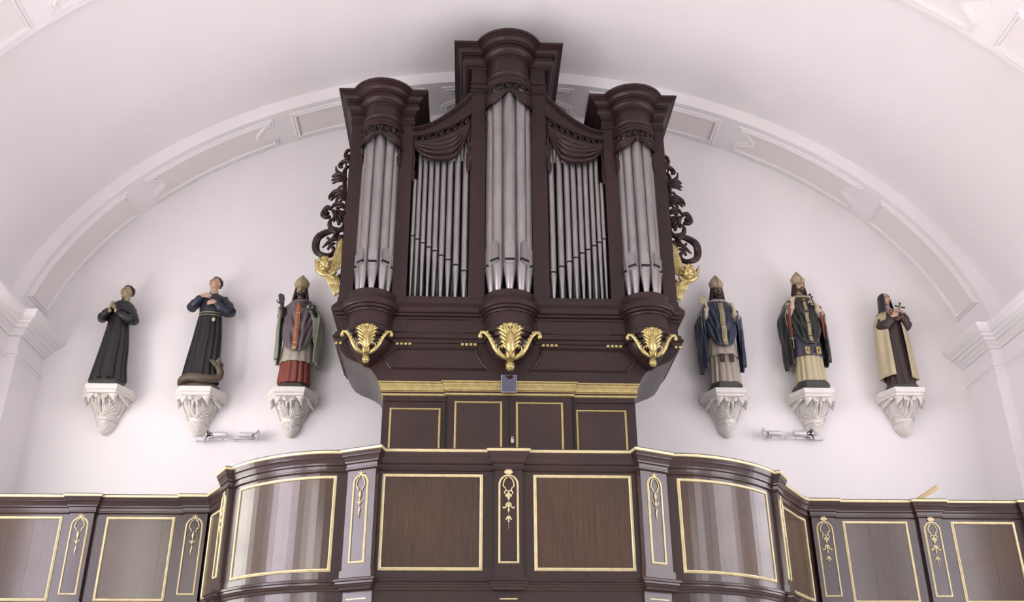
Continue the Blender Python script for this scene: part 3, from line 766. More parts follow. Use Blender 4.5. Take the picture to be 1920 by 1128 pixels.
# pipes
def pipe(x, y, zf, zm, zt, r, ang=0, lip='round', lh=.06):
    "foot cone from zf, mouth at zm, body up to zt; ang turns the mouth round the pipe"
    b = ob(); n = 16
    rot = lambda a: (cos(a+ang), sin(a+ang))
    rows = []
    prof = [(r*.30, zf), (r*.45, zf+.02), (r*.98, zm-.07), (r, zm-.03), (r, zt)]
    for rr, z in prof:
        rows.append([(x+rr*cos(2*pi*k/n), y+rr*sin(2*pi*k/n), z) for k in range(n)])
    b.grid(rows, closed=True, caps=True)
    o = b.build('pipe', 'tin', O, smooth='auto')
    D = Vector((sin(ang), -cos(ang), 0)); T_ = Vector((cos(ang), sin(ang), 0))
    def plate(b, outline, d0, d1):
        b.grid([[Vector((x, y, 0))+T_*a+D*d0+Vector((0, 0, z)) for a, z in outline], [Vector((x, y, 0))+T_*a+D*d1+Vector((0, 0, z)) for a, z in outline]], closed=True, caps=True)
    big = lip == 'round'
    hw = r*(.74 if big else .80); hs = .017 if big else .011; hh = lh
    # flat upper lip leaf, proud of the body, a black plate painted in for the slot's shade, and the lower lip
    b = ob()
    if big: out = [(-hw, zm+hs), (hw, zm+hs), (hw, zm+hh-hw)]+[(hw*cos(radians(t)), zm+hh-hw+hw*1.1*sin(radians(t))) for t in range(15, 180, 15)]+[(-hw, zm+hh-hw)]
    else: out = [(-hw, zm+hs), (hw, zm+hs), (hw*.25, zm+hh), (-hw*.25, zm+hh)]
    plate(b, out, r*.55, r*(1.01 if big else .99)); b.build('upper_lip', 'tin', o)
    b = ob(); plate(b, [(-hw*1.04, zm-hs), (hw*1.04, zm-hs), (hw*1.04, zm+hs), (-hw*1.04, zm+hs)], r*.5, r*1.03); b.build('mouth_shade', 'black', o)
    if big:
        b = ob(); plate(b, [(-hw, zm-hs), (hw, zm-hs)]+[(hw*cos(radians(t)), zm-hs-hw*.75*sin(radians(t))) for t in range(15, 180, 15)], r*.5, r*1.0); b.build('lower_lip', 'tin', o)
for cx, Rc, r, zf, zm, zt in ((-1.717, .178, .068, 7.03, 7.43, 9.50), (0, .222, .083, 7.03, 7.46, 10.15), (1.717, .178, .068, 7.03, 7.43, 9.50)):
    st = 42 if cx else 40.5
    for q in (-2, -1, 0, 1, 2):
        a = radians(st*q)
        zz = zm+(.025 if abs(q) == 1 else 0)
        top = zt if q else (9.36 if cx else 10.06)
        pipe(cx+Rc*sin(a), YF-Rc*cos(a)+.01, zf, zz, top, r, a, lh=.20 if cx else .27)
    b = ob(); b.ball((cx, YF-Rc+.01, (9.36 if cx else 10.06)), (r*.98, r*.98, r*1.4), 14, 8); b.build('pipe_top', 'tin', O, smooth=True)
flatL = [(-1.253, 7.96), (-1.190, 7.907), (-1.117, 7.853), (-1.037, 7.792), (-.957, 7.738), (-.871, 7.67), (-.782, 7.609), (-.682, 7.533), (-.572, 7.45)]
for s_ in (-1, 1):
    for i, (x, z) in enumerate(flatL):
        r = .028+.0020*i+(.001 if i > 6 else 0)
        pipe(s_*-x if s_ > 0 else x, 11.265, 7.075, z, (8.82 if i == 0 else 9.45 if i < 8 else 9.5), r, 0, 'vee')
    for i in range(12):
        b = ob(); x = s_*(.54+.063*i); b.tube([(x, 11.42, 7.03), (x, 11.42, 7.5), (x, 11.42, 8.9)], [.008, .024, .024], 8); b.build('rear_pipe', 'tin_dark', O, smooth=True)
# carved openwork ears either side of the case
EARPX = [  # carving strokes traced as (x, y, half width) in a 3.633x crop whose corner is (580, 280)
 [(290,8,8),(262,14,12),(246,40,13),(262,72,8)], [(292,45,9),(268,52,12),(262,80,12)], [(285,100,9),(252,82,13),(220,90,15),(207,112,14),(224,126,10)], [(283,108,8),(246,140,11),(226,178,10)], [(222,168,9),(194,156,11),(182,130,8),(182,110,3)],
 [(250,190,9),(206,172,15),(168,176,11),(152,186,3)], [(250,205,8),(200,196,14),(166,200,10),(148,212,3)], [(250,218,8),(200,215,12),(168,222,8),(155,232,3)], [(250,275,8),(220,258,11),(192,262,3)], [(250,200,12),(238,240,12),(244,300,12)],
 [(250,300,9),(206,284,14),(164,292,15),(140,318,11),(136,346,4)], [(250,314,9),(206,304,14),(172,314,13),(152,340,8),(150,354,3)], [(250,330,8),(212,324,12),(186,338,9),(178,356,3)], [(250,345,8),(222,346,10),(212,362,4)],
 [(250,390,8),(205,368,13),(170,374,12),(152,396,8)], [(250,405,8),(215,392,13),(185,398,12)],
 [(156,410,12),(126,400,16),(98,418,16),(92,446,16),(112,466,14),(140,456,12)], [(118,430,16),(124,440,16)], [(165,420,15),(180,450,17),(165,476,12)], [(190,415,10),(216,436,16),(232,470,15)], [(185,440,12),(208,462,15),(218,494,14)], [(178,468,11),(196,488,12),(202,512,10)], [(238,420,12),(236,450,14)],
 [(242,440,12),(246,480,15),(236,520,17),(206,548,17),(168,548,17),(142,524,16),(138,494,13),(156,480,9),(172,492,7)],
 [(250,612,9),(214,612,14),(190,592,15),(192,562,14),(216,546,12),(240,560,10),(232,582,6)],
 [(188,588,10),(172,562,15),(134,556,19),(94,574,22),(58,610,24),(42,656,24),(54,698,21),(92,724,18),(132,722,16),(164,698,14),(162,672,12),(138,664,10),(124,680,8)],
 [(180,560,9),(172,596,12),(148,612,11),(120,598,9)], [(196,610,12),(152,622,12),(116,640,10),(88,668,4)], [(175,640,9),(146,650,9),(128,664,4)], [(222,590,14),(202,634,14),(190,680,10)], [(225,850,10),(204,876,15),(218,900,10)], [(252,30,6),(250,300,6),(248,620,7),(238,900,7)]]
def ear_pt(x, y, s_):
    p = at(580+x/3.633, 280+y/3.633, 11.42); return Vector((p.x if s_ < 0 else -p.x, 11.42, p.z))
EAR = EARPX
for s_ in (-1, 1):
    b = ob()
    for st in EAR:
        pts = catmull([ear_pt(x, y, s_)+Vector((0, -.02*sin(i*2.0), 0)) for i, (x, y, r) in enumerate(st)], 4)
        rs = [v.x for v in catmull([(r*.00215, 0, 0) for x, y, r in st], 4)]
        b.tube(pts, [max(.004, r) for r in rs], 8, flat=1.0, up=(0, -1, 0))
        rid = [p+Vector((0, -r*.8, 0)) for p, r in zip(pts, rs)]
        b.tube(rid, [max(.003, r*.42) for r in rs], 5)
    b.build('carved_ear', 'case', O, smooth=True)
    # gilded winged cherub head
    c = at(608 if s_ < 0 else 1290, 497 if s_ < 0 else 512, 11.30)
    b = ob(); rz = Matrix.Rotation(radians(-12*s_), 3, 'Z') @ Matrix.Rotation(radians(14), 3, 'X')
    H = lambda x, y, z: c + rz @ Vector((x, y, z))
    b.ball(H(0, 0, 0), (.085, .09, .10), 16, 12, rz); b.ball(H(0, -.03, -.045), (.06, .055, .05), 14, 8, rz)
    for q in (-1, 1): b.ball(H(q*.036, -.065, -.03), (.030, .024, .028), 10, 8, rz); b.capsule(H(q*.018, -.086, .028), H(q*.05, -.072, .024), .008, .006, 6); b.ball(H(q*.032, -.079, .010), (.013, .008, .008), 8, 5, rz)
    b.capsule(H(0, -.088, .018), H(0, -.104, -.016), .008, .014, 8); b.capsule(H(-.016, -.086, -.044), H(.016, -.086, -.044), .007, .007, 6); b.ball(H(0, -.076, -.068), (.02, .016, .014), 8, 6)
    b.build('cherub_head', 'gold', O, remesh=.0045, sm=0)
    b = ob(); rn = random.Random(3)
    for q in range(90):
        a = rn.uniform(0, 2*pi); u = rn.uniform(-.25, 1)
        d = Vector((cos(a)*sqrt(1-u*u), sin(a)*sqrt(1-u*u), u))
        if d.y < -.45 and d.z < .62: continue
        b.ball(H(d.x*.09, d.y*.095, d.z*.105), rn.uniform(.014, .024), 7, 5)
    b.build('cherub_curls', 'gold', O, smooth=True)
    b = ob()
    def feathers(p0, p1, w0, w1, rows, bend):
        P0 = Vector(p0); P1 = Vector(p1); ax = (P1-P0); L = ax.length; ax /= L; sd = Vector((ax.z, 0, -ax.x))
        for r in range(rows):
            for k in range(9):
                t = k/9; base = P0+ax*(L*t*.85)+sd*bend*sin(pi*t)
                wv = w0+(w1-w0)*t; off = (r/(rows-1)-.5)*2*wv if rows > 1 else 0
                a0 = base+sd*off+Vector((0, -.012*(1-r/rows)+.01, 0)); a1 = a0+ax*L*.30+sd*off*.25
                b.tube([a0, a0.lerp(a1, .5)+Vector((0, -.014, 0)), a1], [.010, .017, .006], 6, flat=.6)
    X_ = lambda x, z: (s_*(2.125+x), 11.34, z)
    zc = c.z
    dz = 0 if s_ < 0 else 0
    E_ = lambda x, y: ear_pt(x, y, s_)+Vector((0, -.08, 0))
    def plume(x0, y0, x1, y1, r, bow=0):
        p0 = E_(x0, y0); p1 = E_(x1, y1); mid = p0.lerp(p1, .5)+Vector((bow*s_, -.02, 0))
        b.tube(catmull([p0, mid, p1], 3), [r*.7, r*.95, r, r, r, r*.8, r*.35], 6, flat=.7, up=(0, 1, 0))
    for q in range(6):      # long upper flight feathers, then two rows of coverts
        plume(150+13*q, 850-6*q, 190+8*q, 690-16*q+(8*q if q > 3 else 0), .016)
    for q in range(6): plume(186+7*q, 760-8*q, 204+5*q, 640-4*q, .013)
    for q in range(7): plume(146+12*q, 880-9*q, 160+11*q, 800-12*q, .015)
    for q in range(7):      # lower wing sweeping down to the cornice
        plume(92+17*q, 850+5*q, 150+11*q, 960+2*q, .016, -.01)
    for q in range(6): plume(130+13*q, 915+2*q, 178+6*q, 1020-4*q, .014, -.01)
    for q in range(7): plume(60+16*q, 800+12*q-.0*q, 84+17*q, 880+6*q, .018)
    b.tube(catmull([E_(52, 790), E_(62, 840), E_(100, 872), E_(150, 872), E_(182, 850)], 4), [.02]*4+[.03]*9+[.034]*4, 8)
    for q in range(5): plume(46+6*q, 770+20*q, 66+14*q, 850+10*q, .014)
    b.build('cherub_wings', 'gold', O, smooth=True)
# ------------------------------------------------------------------ small things of the organ and gallery
T = thing('mirror', (-.012, 11.04, 5.74), 'small rectangular mirror hung below the centre pendant of the organ', 'mirror')
b = B(T.location); rx = Matrix.Rotation(radians(-7), 3, 'X')
def obx(b, c, hx, hy, hz, R):
    b.add([Vector(c)+R @ Vector((x, y, z)) for z in (-hz, hz) for y in (-hy, hy) for x in (-hx, hx)], [(0, 2, 3, 1), (4, 5, 7, 6), (0, 1, 5, 4), (2, 6, 7, 3), (0, 4, 6, 2), (1, 3, 7, 5)])
mc = Vector((-.012, 11.045, 5.845))
obx(b, mc, .092, .006, .115, rx); b.build('mirror_frame', 'metal', T)
b = B(T.location); obx(b, mc+rx @ Vector((0, -.008, 0)), .088, .002, .111, rx); b.build('mirror_glass', 'mirror', T)
b = B(T.location); b.tube([mc+Vector((0, .0, .10)), (-.012, 11.17, 5.99)], .004, 6); b.build('hanger', 'metal', T)
T = thing('padlock', (.03, 11.10, 5.13), 'small pale padlock on the organ doors', 'padlock')
b = B(T.location); b.bbox(.012, .045, 11.095, 11.112, 5.13, 5.18, .004); b.build('lock_body', 'tag', T)
b = B(T.location); b.tube([(.019, 11.104, 5.175), (.019, 11.104, 5.20), (.028, 11.104, 5.212), (.038, 11.104, 5.20), (.038, 11.104, 5.175)], .004, 6); b.build('shackle', 'chrome', T, smooth=True)
p = at(1722, 936, 11.12); q = at(1757, 913, 11.22)
b = B(); dr = (q-p).normalized(); p0 = p-dr*.5
up = Vector((0, -.3, 1)); sd = dr.cross(up).normalized(); up = sd.cross(dr).normalized()
rw = lambda c: [c+sd*.012+up*.024, c-sd*.012+up*.024, c-sd*.012-up*.024, c+sd*.012-up*.024]
b.grid([rw(p0), rw(q)], closed=True, caps=True)
o = b.build('wooden_batten', 'pine', None, label='pale wooden batten sticking up behind the gallery rail on the right'); o['category'] = 'plank'

# ------------------------------------------------------------------ wall brackets (corbels)
def build_corbel():
    R = thing('wall_bracket', (0, 0, 0), '', 'bracket', 'white carved brackets under the statues')
    H = .585
    def octo(k, z, dx=0): # half-octagon against the wall (y=0), front at -k*.45
        w1, w2, d1, d2 = .205*k, .335*k, .45*k, .20*k
        return [(-w2, 0, z), (-w2, -d2*.9, z), (-w1, -d1, z), (w1, -d1, z), (w2, -d2*.9, z), (w2, 0, z)]
    b = B()
    b.grid([octo(.90, H-.115), octo(.93, H-.10), octo(.93, H-.085), octo(.985, H-.07), octo(1.0, H-.055), octo(1.0, H-.035), octo(1.01, H-.03), octo(1.01, H-.008), octo(.98, H)], closed=True, caps=True)
    b.build('abacus', 'white', R)
    # tapering body, half round with leaf ribs
    b = B(); rows = []
    PR = [(.235, .36, .47), (.215, .33, .44), (.185, .29, .38), (.155, .25, .31), (.135, .215, .25), (.125, .19, .20), (.135, .20, .185), (.138, .205, .175), (.125, .185, .165)]
    for rx_, ry, z in PR:
        row = []
        for k in range(41):
            a = pi*k/40; rib = 1+.045*abs(sin(9*a))*(1 if z > .19 else 0)
            row.append((rx_*cos(a)*rib*(1.12 if z > .3 else 1), -ry*sin(a)*rib, z))
        rows.append(row)
    b.grid(rows, closed=True, caps=True); b.build('body', 'white', R, smooth=True)
    # bottom bud with nested hearts
    b = B(); rows = []
    for rx_, ry, z in ((.118, .175, .17), (.126, .19, .145), (.118, .18, .11), (.096, .15, .07), (.066, .11, .03), (.03, .06, .0)):
        rows.append([(rx_*cos(pi*k/30), -ry*sin(pi*k/30), z) for k in range(31)])
    b.grid(rows, closed=True, caps=True); b.build('bud', 'white', R, smooth=True)
    b = B()
    def on_bud(x, z):
        t = max(0, min(1, z/.15)); rx_ = .04+.088*t**.6; ry = .07+.125*t**.6
        u = max(-.98, min(.98, x/rx_)); return Vector((x, -ry*sqrt(1-u*u)-.002, z))
    for k in (1.0, .74, .48, .24):
        for s_ in (-1, 1):
            pts = [(0, .125*1-.02*(1-k)), (s_*.04*k, .152*k+.10*(1-k)), (s_*.088*k, .125*k+.09*(1-k)), (s_*.085*k, .08*k+.085*(1-k)), (s_*.04*k, .03*k+.075*(1-k)), (0, .005+.055*(1-k))]
            b.tube([on_bud(x, z) for x, z in catmull2(pts)], .0105, 6)
    b.build('heart_scrolls', 'white', R, smooth=True)
    # lobed leaves in the middle: looped ribbon and palmettes
    b = B()
    def on_body(x, z):
        t = (z-.19)/(.47-.19); rx_ = .125+.14*t; ry = .19+.18*t
        u = max(-.97, min(.97, x/rx_)); return Vector((x, -ry*sqrt(1-u*u)-.012, z))
    for r in (.010,):
        for k in (1, .6):
            b.tube([on_body(x, z) for x, z in catmull2([(-.03*k, .40), (-.055*k, .34), (-.055*k, .28), (-.03*k, .235+.03*(1-k)), (0, .22+.04*(1-k)), (.03*k, .235+.03*(1-k)), (.055*k, .28), (.055*k, .34), (.03*k, .40), (0, .43)])], r, 6)
    for s_ in (-1, 1):
        for j in range(6):
            a = radians(18+13*j)
            b.tube([on_body(s_*(.055+.002*j), .23+.016*j), on_body(s_*(.08+.05*cos(a)), .25+.02*j+.05*sin(a)), on_body(s_*(.10+.07*cos(a)), .28+.022*j+.07*sin(a))], [.007, .014, .006], 6)
            b.tube([on_body(s_*(.15+.012*j), .22+.035*j) - Vector((0, -.01, 0)), on_body(s_*(.175+.01*j), .27+.035*j)], [.012, .006], 6)
        # snail volutes under the abacus
        pts = [(s_*(.055+.036*cos(radians(q*40+200))*(1-.075*q)), -.425+.004*q, .435+.036*sin(radians(q*40+200))*(1-.075*q)) for q in range(12)]
        b.tube(pts, [.014-.0006*q for q in range(12)], 7); b.ball((s_*.055, -.42, .435), .014, 8, 5)
        b.tube([(s_*.02, -.40, .42), (s_*.03, -.36, .36), (s_*.03, -.33, .32)], [.014, .016, .008], 7)
        # spread wings below the front corners
        for j in range(5):
            x0 = .09+.012*j
            b.tube([(s_*x0, -.40, .452-.011*j), (s_*(.15+.004*j), -.40+.010*j, .452-.017*j), (s_*(.212-.012*j), -.385+.018*j, .448-.022*j)], [.010, .016, .014], 6)
            b.tube([(s_*(.20+.008*j), -.35+.052*j, .452-.006*j), (s_*(.235+.010*j), -.325+.05*j, .445-.012*j), (s_*(.262+.006*j), -.30+.045*j, .430-.014*j)], [.012, .018, .015], 6)
    b.build('carved_leaves', 'white', R, smooth=True)
    return R
cproto = build_corbel()
CORB = [(-5.375, 5.785, 'white carved wall bracket under the black-caped priest statue, leftmost of the six'),
        (-4.14, 5.765, 'white carved wall bracket under the statue standing on a dragon'),
        (-2.895, 5.77, 'white carved wall bracket under the mauve-robed bishop statue, next to the organ on the left'),
        (3.08, 5.825, 'white carved wall bracket under the blue-robed bishop statue, next to the organ on the right'),
        (4.305, 5.835, 'white carved wall bracket under the dark-robed bishop statue with red sleeves'),
        (5.575, 5.865, 'white carved wall bracket under the nun statue, rightmost of the six')]
CT = []
for i, (x, z, lab) in enumerate(CORB):
    o = cproto if i == 0 else copy_tree(cproto)
    o.location = (x, 13.0, z); o['label'] = lab; CT.append(Vector((x, 13.0, z+.585)))

# ------------------------------------------------------------------ figures
class Fig:
    def __init__(s, loc, label, name='saint_statue'):
        s.T = thing(name, loc, label, 'statue', 'painted statues on the wall')
    def b(s): return B()
def robe(b, rings, nf=9, fold=.06, n=72, ph=0, asym=.4):
    "rings: (z, cx, cy, rx, ry, fold weight)"
    rows = []
    zs = [r[0] for r in rings]
    R = catmull([(r[1], r[2], 0) for r in rings], 4); R2 = catmull([(r[3], r[4], r[5]) for r in rings], 4); Z = catmull([(r[0], 0, 0) for r in rings], 4)
    for c, rr, z in zip(R, R2, Z):
        row = []
        for k in range(n):
            a = 2*pi*k/n
            f = abs(sin(nf*a/2+ph+.5*sin(a*2)))**.8 - .55 + asym*.5*sin(nf*1.7*a+1)
            w_ = 1+fold*f*rr.z
            row.append((c.x+rr.x*cos(a)*w_, c.y+rr.y*sin(a)*w_, z.x))
        rows.append(row)
    b.grid(rows, closed=True, caps=True)
def sleeve(b, pts, rad, n=14, fold=.12, ph=0):
    P = catmull(pts, 4); Rr = [v.x for v in catmull([(r, 0, 0) for r in rad], 4)]
    b.tube(P, [r*(1+fold*sin(i*1.9+ph)) for i, r in enumerate(Rr)], n)
def shell(b, f, nu=36, nv=20):
    b.grid([[f(u/nu, v/nv) for u in range(nu+1)] for v in range(nv+1)])
def thick(o, t, off=0):
    m_ = o.modifiers.new('thick', 'SOLIDIFY'); m_.thickness = t; m_.offset = off
def hand(b, w, d, up, side, L=.105, curl=.4, spread=.12, r=.0085, thumb=.9):
    """palm at wrist w pointing along d; 'up' = back of the hand; 'side' = +1/-1 thumb side"""
    w = Vector(w); d = Vector(d).normalized(); up = (Vector(up)-d*d.dot(Vector(up))).normalized(); sx = d.cross(up)*side
    pl = L*.46; pw = L*.21
    for k in range(4):
        o_ = (1.5-k)/1.5*pw
        b.capsule(w+sx*o_*.55, w+d*pl+sx*o_, .012, .0105, 7)
    ln = (.80, .95, 1.0, .88)
    ln = (.90, 1.0, .92, .74)
    for k in range(4):
        o_ = (1.5-k)/1.5*pw; p = w+d*pl+sx*o_; fl = L*.54*ln[k]; ang = 0
        dd = (d+sx*spread*(1.5-k)*.6).normalized()
        for j, seg in enumerate((.42, .32, .26)):
            ang += curl*(.75 if j == 0 else 1.0)
            v = dd*cos(ang)-up*sin(ang)
            q = p+v*fl*seg; b.capsule(p, q, r*(1-.08*j), r*(.92-.1*j), 7); p = q
    t0_ = w+d*pl*.25+sx*pw*.9
    v1 = (d*.62+sx*.75-up*.25).normalized(); p1 = t0_+v1*L*.26
    v2 = (d*(.95)+sx*.25*thumb-up*.3).normalized(); p2 = p1+v2*L*.2
    b.capsule(t0_, p1, .0125, .0105, 7); b.capsule(p1, p2, .0100, .008, 7)
def head(b, c, R, s=1.0):
    H = lambda x, y, z: Vector(c)+R @ Vector((x*s, y*s, z*s))
    k = lambda *r: tuple(v*s for v in r)
    b.ball(H(0, .012, .028), k(.072, .088, .080), 20, 12, R); b.ball(H(0, -.018, -.015), k(.060, .062, .078), 18, 12, R)
    b.ball(H(0, -.040, -.075), k(.032, .028, .026), 12, 8, R); b.capsule(H(0, .02, -.04), H(0, .03, -.16), .046*s, .052*s, 14)
    b.capsule(H(-.012, -.076, .028), H(-.048, -.062, .026), .010*s, .008*s, 6); b.capsule(H(.012, -.076, .028), H(.048, -.062, .026), .010*s, .008*s, 6)
    b.capsule(H(0, -.080, .022), H(0, -.100, -.022), .0075*s, .013*s, 8); b.ball(H(-.012, -.088, -.026), .009*s, 6, 4); b.ball(H(.012, -.088, -.026), .009*s, 6, 4)
    for q in (-1, 1): b.ball(H(q*.040, -.048, -.020), k(.022, .018, .022), 8, 6, R); b.ball(H(q*.072, .018, -.004), k(.008, .016, .026), 8, 6, R); b.ball(H(q*.030, -.064, .006), k(.014, .010, .010), 8, 5, R)
    b.capsule(H(-.018, -.074, -.046), H(.018, -.074, -.046), .008*s, .008*s, 6); b.capsule(H(-.014, -.071, -.057), H(.014, -.071, -.057), .008*s, .008*s, 6)
    return H
def features(fig, body, H, s=1.0, brows=True, haircol='hair'):
    b = fig.b()
    for q in (-1, 1): b.ball(H(q*.029, -.0765, .005), (.0085*s, .004*s, .0042*s), 8, 5)
    b.build('eye', 'eye', body, smooth=True)
    if brows:
        b = fig.b()
        for q in (-1, 1): b.tube([H(q*.013, -.086, .024), H(q*.032, -.080, .031), H(q*.050, -.066, .024)], [.003, .0042, .0025], 5)
        b.build('eyebrow', haircol, body, smooth=True)
    b = fig.b(); b.tube([H(-.019, -.079, -.051), H(0, -.086, -.051), H(.019, -.079, -.051)], [.002, .0045, .002], 6); b.build('lips', 'lips', body, smooth=True)
def cropped_hair(fig, body, H, R, s=1.0, mt='hair', high=.05):
    b = fig.b(); rn = random.Random(5)
    for q in range(170):
        a = rn.uniform(0, 2*pi); u = rn.uniform(-.55, 1); rr = sqrt(1-u*u); d = Vector((rr*cos(a), rr*sin(a), u))
        if d.y < .25 and (d.z < (.62 if abs(d.x) < .62 else (.1 if d.y > -.15 else .5))): continue
        b.ball(H(d.x*.073, .014+d.y*.088, .032+d.z*.079), rn.uniform(.010, .016)*s, 6, 4)
    b.ball(H(0, .026, .038), (.074*s, .082*s, .078*s), 16, 10, R)
    b.build('hair', mt, body, smooth=True)
def rot(yaw, pitch, roll=0): return Matrix.Rotation(radians(yaw), 3, 'Z') @ Matrix.Rotation(radians(pitch), 3, 'X') @ Matrix.Rotation(radians(roll), 3, 'Y')
def flesh(fig, b, mt, vox=.0048): return b.build('body', mt, fig.T, remesh=vox, sm=1)
def torso(b, zsh, zw, w_=.15, arms=()):
    b.tube([(0, .02, zw), (0, .02, (zw+zsh)/2), (0, .02, zsh-.06), (0, .02, zsh+.02)], [.09, .12, w_*.85, .055], 14)
    for A in arms: b.tube([Vector((A[0][0]*.8, A[0][1]+.01, A[0][2]-.05))]+[Vector(p) for p in A[1:]], [.034, .034, .034, .027][:len(A)], 10)
SY = -.27     # the figures' axis, in front of the wall
def base_oval(fig, rx_, ry, h, mt='plinth', square=False):
    b = fig.b()
    if square:
        o_ = lambda k, z: [(-rx_*k, .2, z), (-rx_*k, -ry*.4*k, z), (-rx_*.62*k, -ry*k, z), (rx_*.62*k, -ry*k, z), (rx_*k, -ry*.4*k, z), (rx_*k, .2, z)]
        b.grid([o_(1, 0), o_(1, .015), o_(.97, .02), o_(.95, h-.02), o_(.90, h)], closed=True, caps=True)
        b.build('base', mt, fig.T)
    else:
        rows = [[(rx_*k*cos(2*pi*q/32)*(1+.03*sin(5*q)), ry*k*sin(2*pi*q/32), z) for q in range(32)] for k, z in ((1, 0), (1.02, h*.3), (.98, h*.75), (.88, h))]
        b.grid(rows, closed=True, caps=True); b.build('base', mt, fig.T, smooth='auto')
def P3(*a): return Vector(a)

# ---- 1: priest in a black cassock and short cape, hands joined
f = Fig(CT[0]+Vector((0, SY, 0)), 'statue of a priest in black cassock and short cape with joined hands')
base_oval(f, .235, .17, .10)
R = rot(-32, -6, 4); hc = (.055, -.02, 1.415)
b = f.b(); torso(b, 1.24, .75, arms=[[(-.16, .0, 1.20), (-.225, -.03, 1.02), (-.15, -.14, 1.0), (-.06, -.20, 1.075)], [(.17, .0, 1.20), (.235, -.03, 1.00), (.13, -.14, .98), (.0, -.20, 1.065)]])
H = head(b, hc, R, .98)
hand(b, (-.068, -.20, 1.085), (.22, -.35, .9), (-1, -.15, .25), 1, L=.12, curl=.22, spread=.02); hand(b, (.002, -.20, 1.08), (-.30, -.35, .88), (1, -.15, .25), -1, L=.12, curl=.22, spread=.02)
body = flesh(f, b, 'skin_ol'); features(f, body, H, .98); cropped_hair(f, body, H, R, .98)
b = f.b(); robe(b, [(.085, 0.0, 0, .215, .15, 1.3), (.11, 0, 0, .225, .155, 1.3), (.3, 0, 0, .20, .145, 1.2), (.6, .01, 0, .175, .13, .9), (.85, .01, 0, .15, .115, .5), (.95, .01, 0, .145, .112, .3), (1.1, .01, .005, .16, .115, .1), (1.22, .02, .01, .14, .09, 0), (1.275, .03, .01, .06, .058, 0), (1.33, .045, .005, .054, .054, 0), (1.335, .045, .005, .05, .05, 0)], nf=13, fold=.19)
rb = b.build('cassock', 'blackcloth', f.T, smooth=True)
b = f.b()
sleeve(b, [(-.15, .0, 1.16), (-.185, -.01, 1.08), (-.205, -.06, 1.0), (-.16, -.15, 1.01), (-.09, -.185, 1.06)], [.05, .058, .062, .056, .044])
sleeve(b, [(.17, .0, 1.15), (.20, -.01, 1.05), (.225, -.06, .965), (.14, -.15, .985), (.03, -.185, 1.05)], [.05, .06, .066, .060, .045], ph=1)
b.build('sleeves', 'blackcloth', f.T, smooth=True)
b = f.b()
shell(b, lambda u, v: Vector((.02+.01*(1-v)+(.055+.185*v**.55)*cos(radians(-90+360*u)), -.01+(.055+.118*v**.55)*sin(radians(-90+360*u)), 1.272-.25*v**1.15+.06*v**2*max(0, -sin(radians(-90+360*u)))**3+.012*sin(9*u*pi)*v)), 48, 14)
o = b.build('shoulder_cape', 'blackcloth', f.T, smooth=True); thick(o, .012)
b = f.b()
for x, y in ((-.06, -.15), (.06, -.14)): b.ball((x, y, .10), (.04, .07, .025), 10, 6)
b.build('shoe', 'blackcloth', f.T, smooth=True)

# ---- 2: young priest in navy-black cassock, hands crossed on the breast, standing on a dragon
f = Fig(CT[1]+Vector((.02, SY, 0)), 'statue of a young man in navy cassock with crossed hands, standing on a dragon')
base_oval(f, .25, .17, .06, 'dragon')
R = rot(-30, -12, 2); hc = (.01, -.02, 1.59)
b = f.b(); torso(b, 1.42, .95, arms=[[(-.16, .0, 1.38), (-.26, -.04, 1.24), (-.17, -.15, 1.30), (-.09, -.17, 1.345)], [(.16, .0, 1.38), (.27, -.04, 1.16), (.17, -.15, 1.19), (.09, -.17, 1.235)]])
H = head(b, hc, R, 1.0)
hand(b, (-.10, -.17, 1.345), (1, -.12, -.12), (0, -1, .25), -1, L=.125, curl=.22, spread=.1); hand(b, (.085, -.175, 1.24), (-1, -.12, -.06), (0, -1, .25), 1, L=.125, curl=.35, spread=.12)
body = flesh(f, b, 'skin'); features(f, body, H, 1.0); cropped_hair(f, body, H, R, 1.0)
b = f.b(); robe(b, [(.10, -.02, 0, .225, .15, 1.2), (.13, -.02, 0, .23, .155, 1.2), (.4, -.015, 0, .205, .145, 1.2), (.75, 0, 0, .18, .13, 1.0), (1.0, 0, 0, .158, .12, .8), (1.10, 0, 0, .150, .115, .5)], nf=15, fold=.20)
rb = b.build('cassock_skirt', 'blackcloth', f.T, smooth=True)
b = f.b(); robe(b, [(1.08, 0, 0, .153, .117, .1), (1.2, 0, 0, .165, .125, .1), (1.33, 0, .0, .178, .12, 0), (1.40, 0, .01, .15, .09, 0), (1.445, 0, .01, .065, .06, 0), (1.46, 0, .005, .058, .055, 0)], nf=7, fold=.03)
sleeve(b, [(-.15, .01, 1.36), (-.235, -.01, 1.27), (-.26, -.05, 1.215), (-.18, -.135, 1.26), (-.115, -.165, 1.325)], [.058, .066, .07, .06, .043])
sleeve(b, [(.15, .01, 1.36), (.25, -.01, 1.22), (.265, -.05, 1.135), (.17, -.14, 1.16), (.10, -.17, 1.225)], [.06, .07, .078, .064, .044], ph=2)
b.build('cassock_bodice', 'navy', f.T, smooth=True)
b = f.b(); b.lathe([(.058, 1.455), (.064, 1.455), (.060, 1.505), (.054, 1.505)], (0, .0, 0), 20); b.build('collar', 'collar', f.T, smooth='auto')
b = f.b(); b.tube([(.158*cos(2*pi*k/32), .122*sin(2*pi*k/32), 1.125+.008*sin(2*pi*k/32)) for k in range(33)], .007, 6); b.tube([(.158*cos(2*pi*k/32), .124*sin(2*pi*k/32), 1.085+.008*sin(2*pi*k/32)) for k in range(33)], .006, 6)
b.build('sash_edging', 'band', f.T, smooth=True)
b = f.b(); b.tube([(.0, -.125, 1.08), (.03, -.14, .9), (.055, -.155, .74), (.075, -.15, .70), (.085, -.15, .80), (.088, -.145, .96)], .004, 5); b.build('rosary_cord', 'brown', f.T, smooth=True)
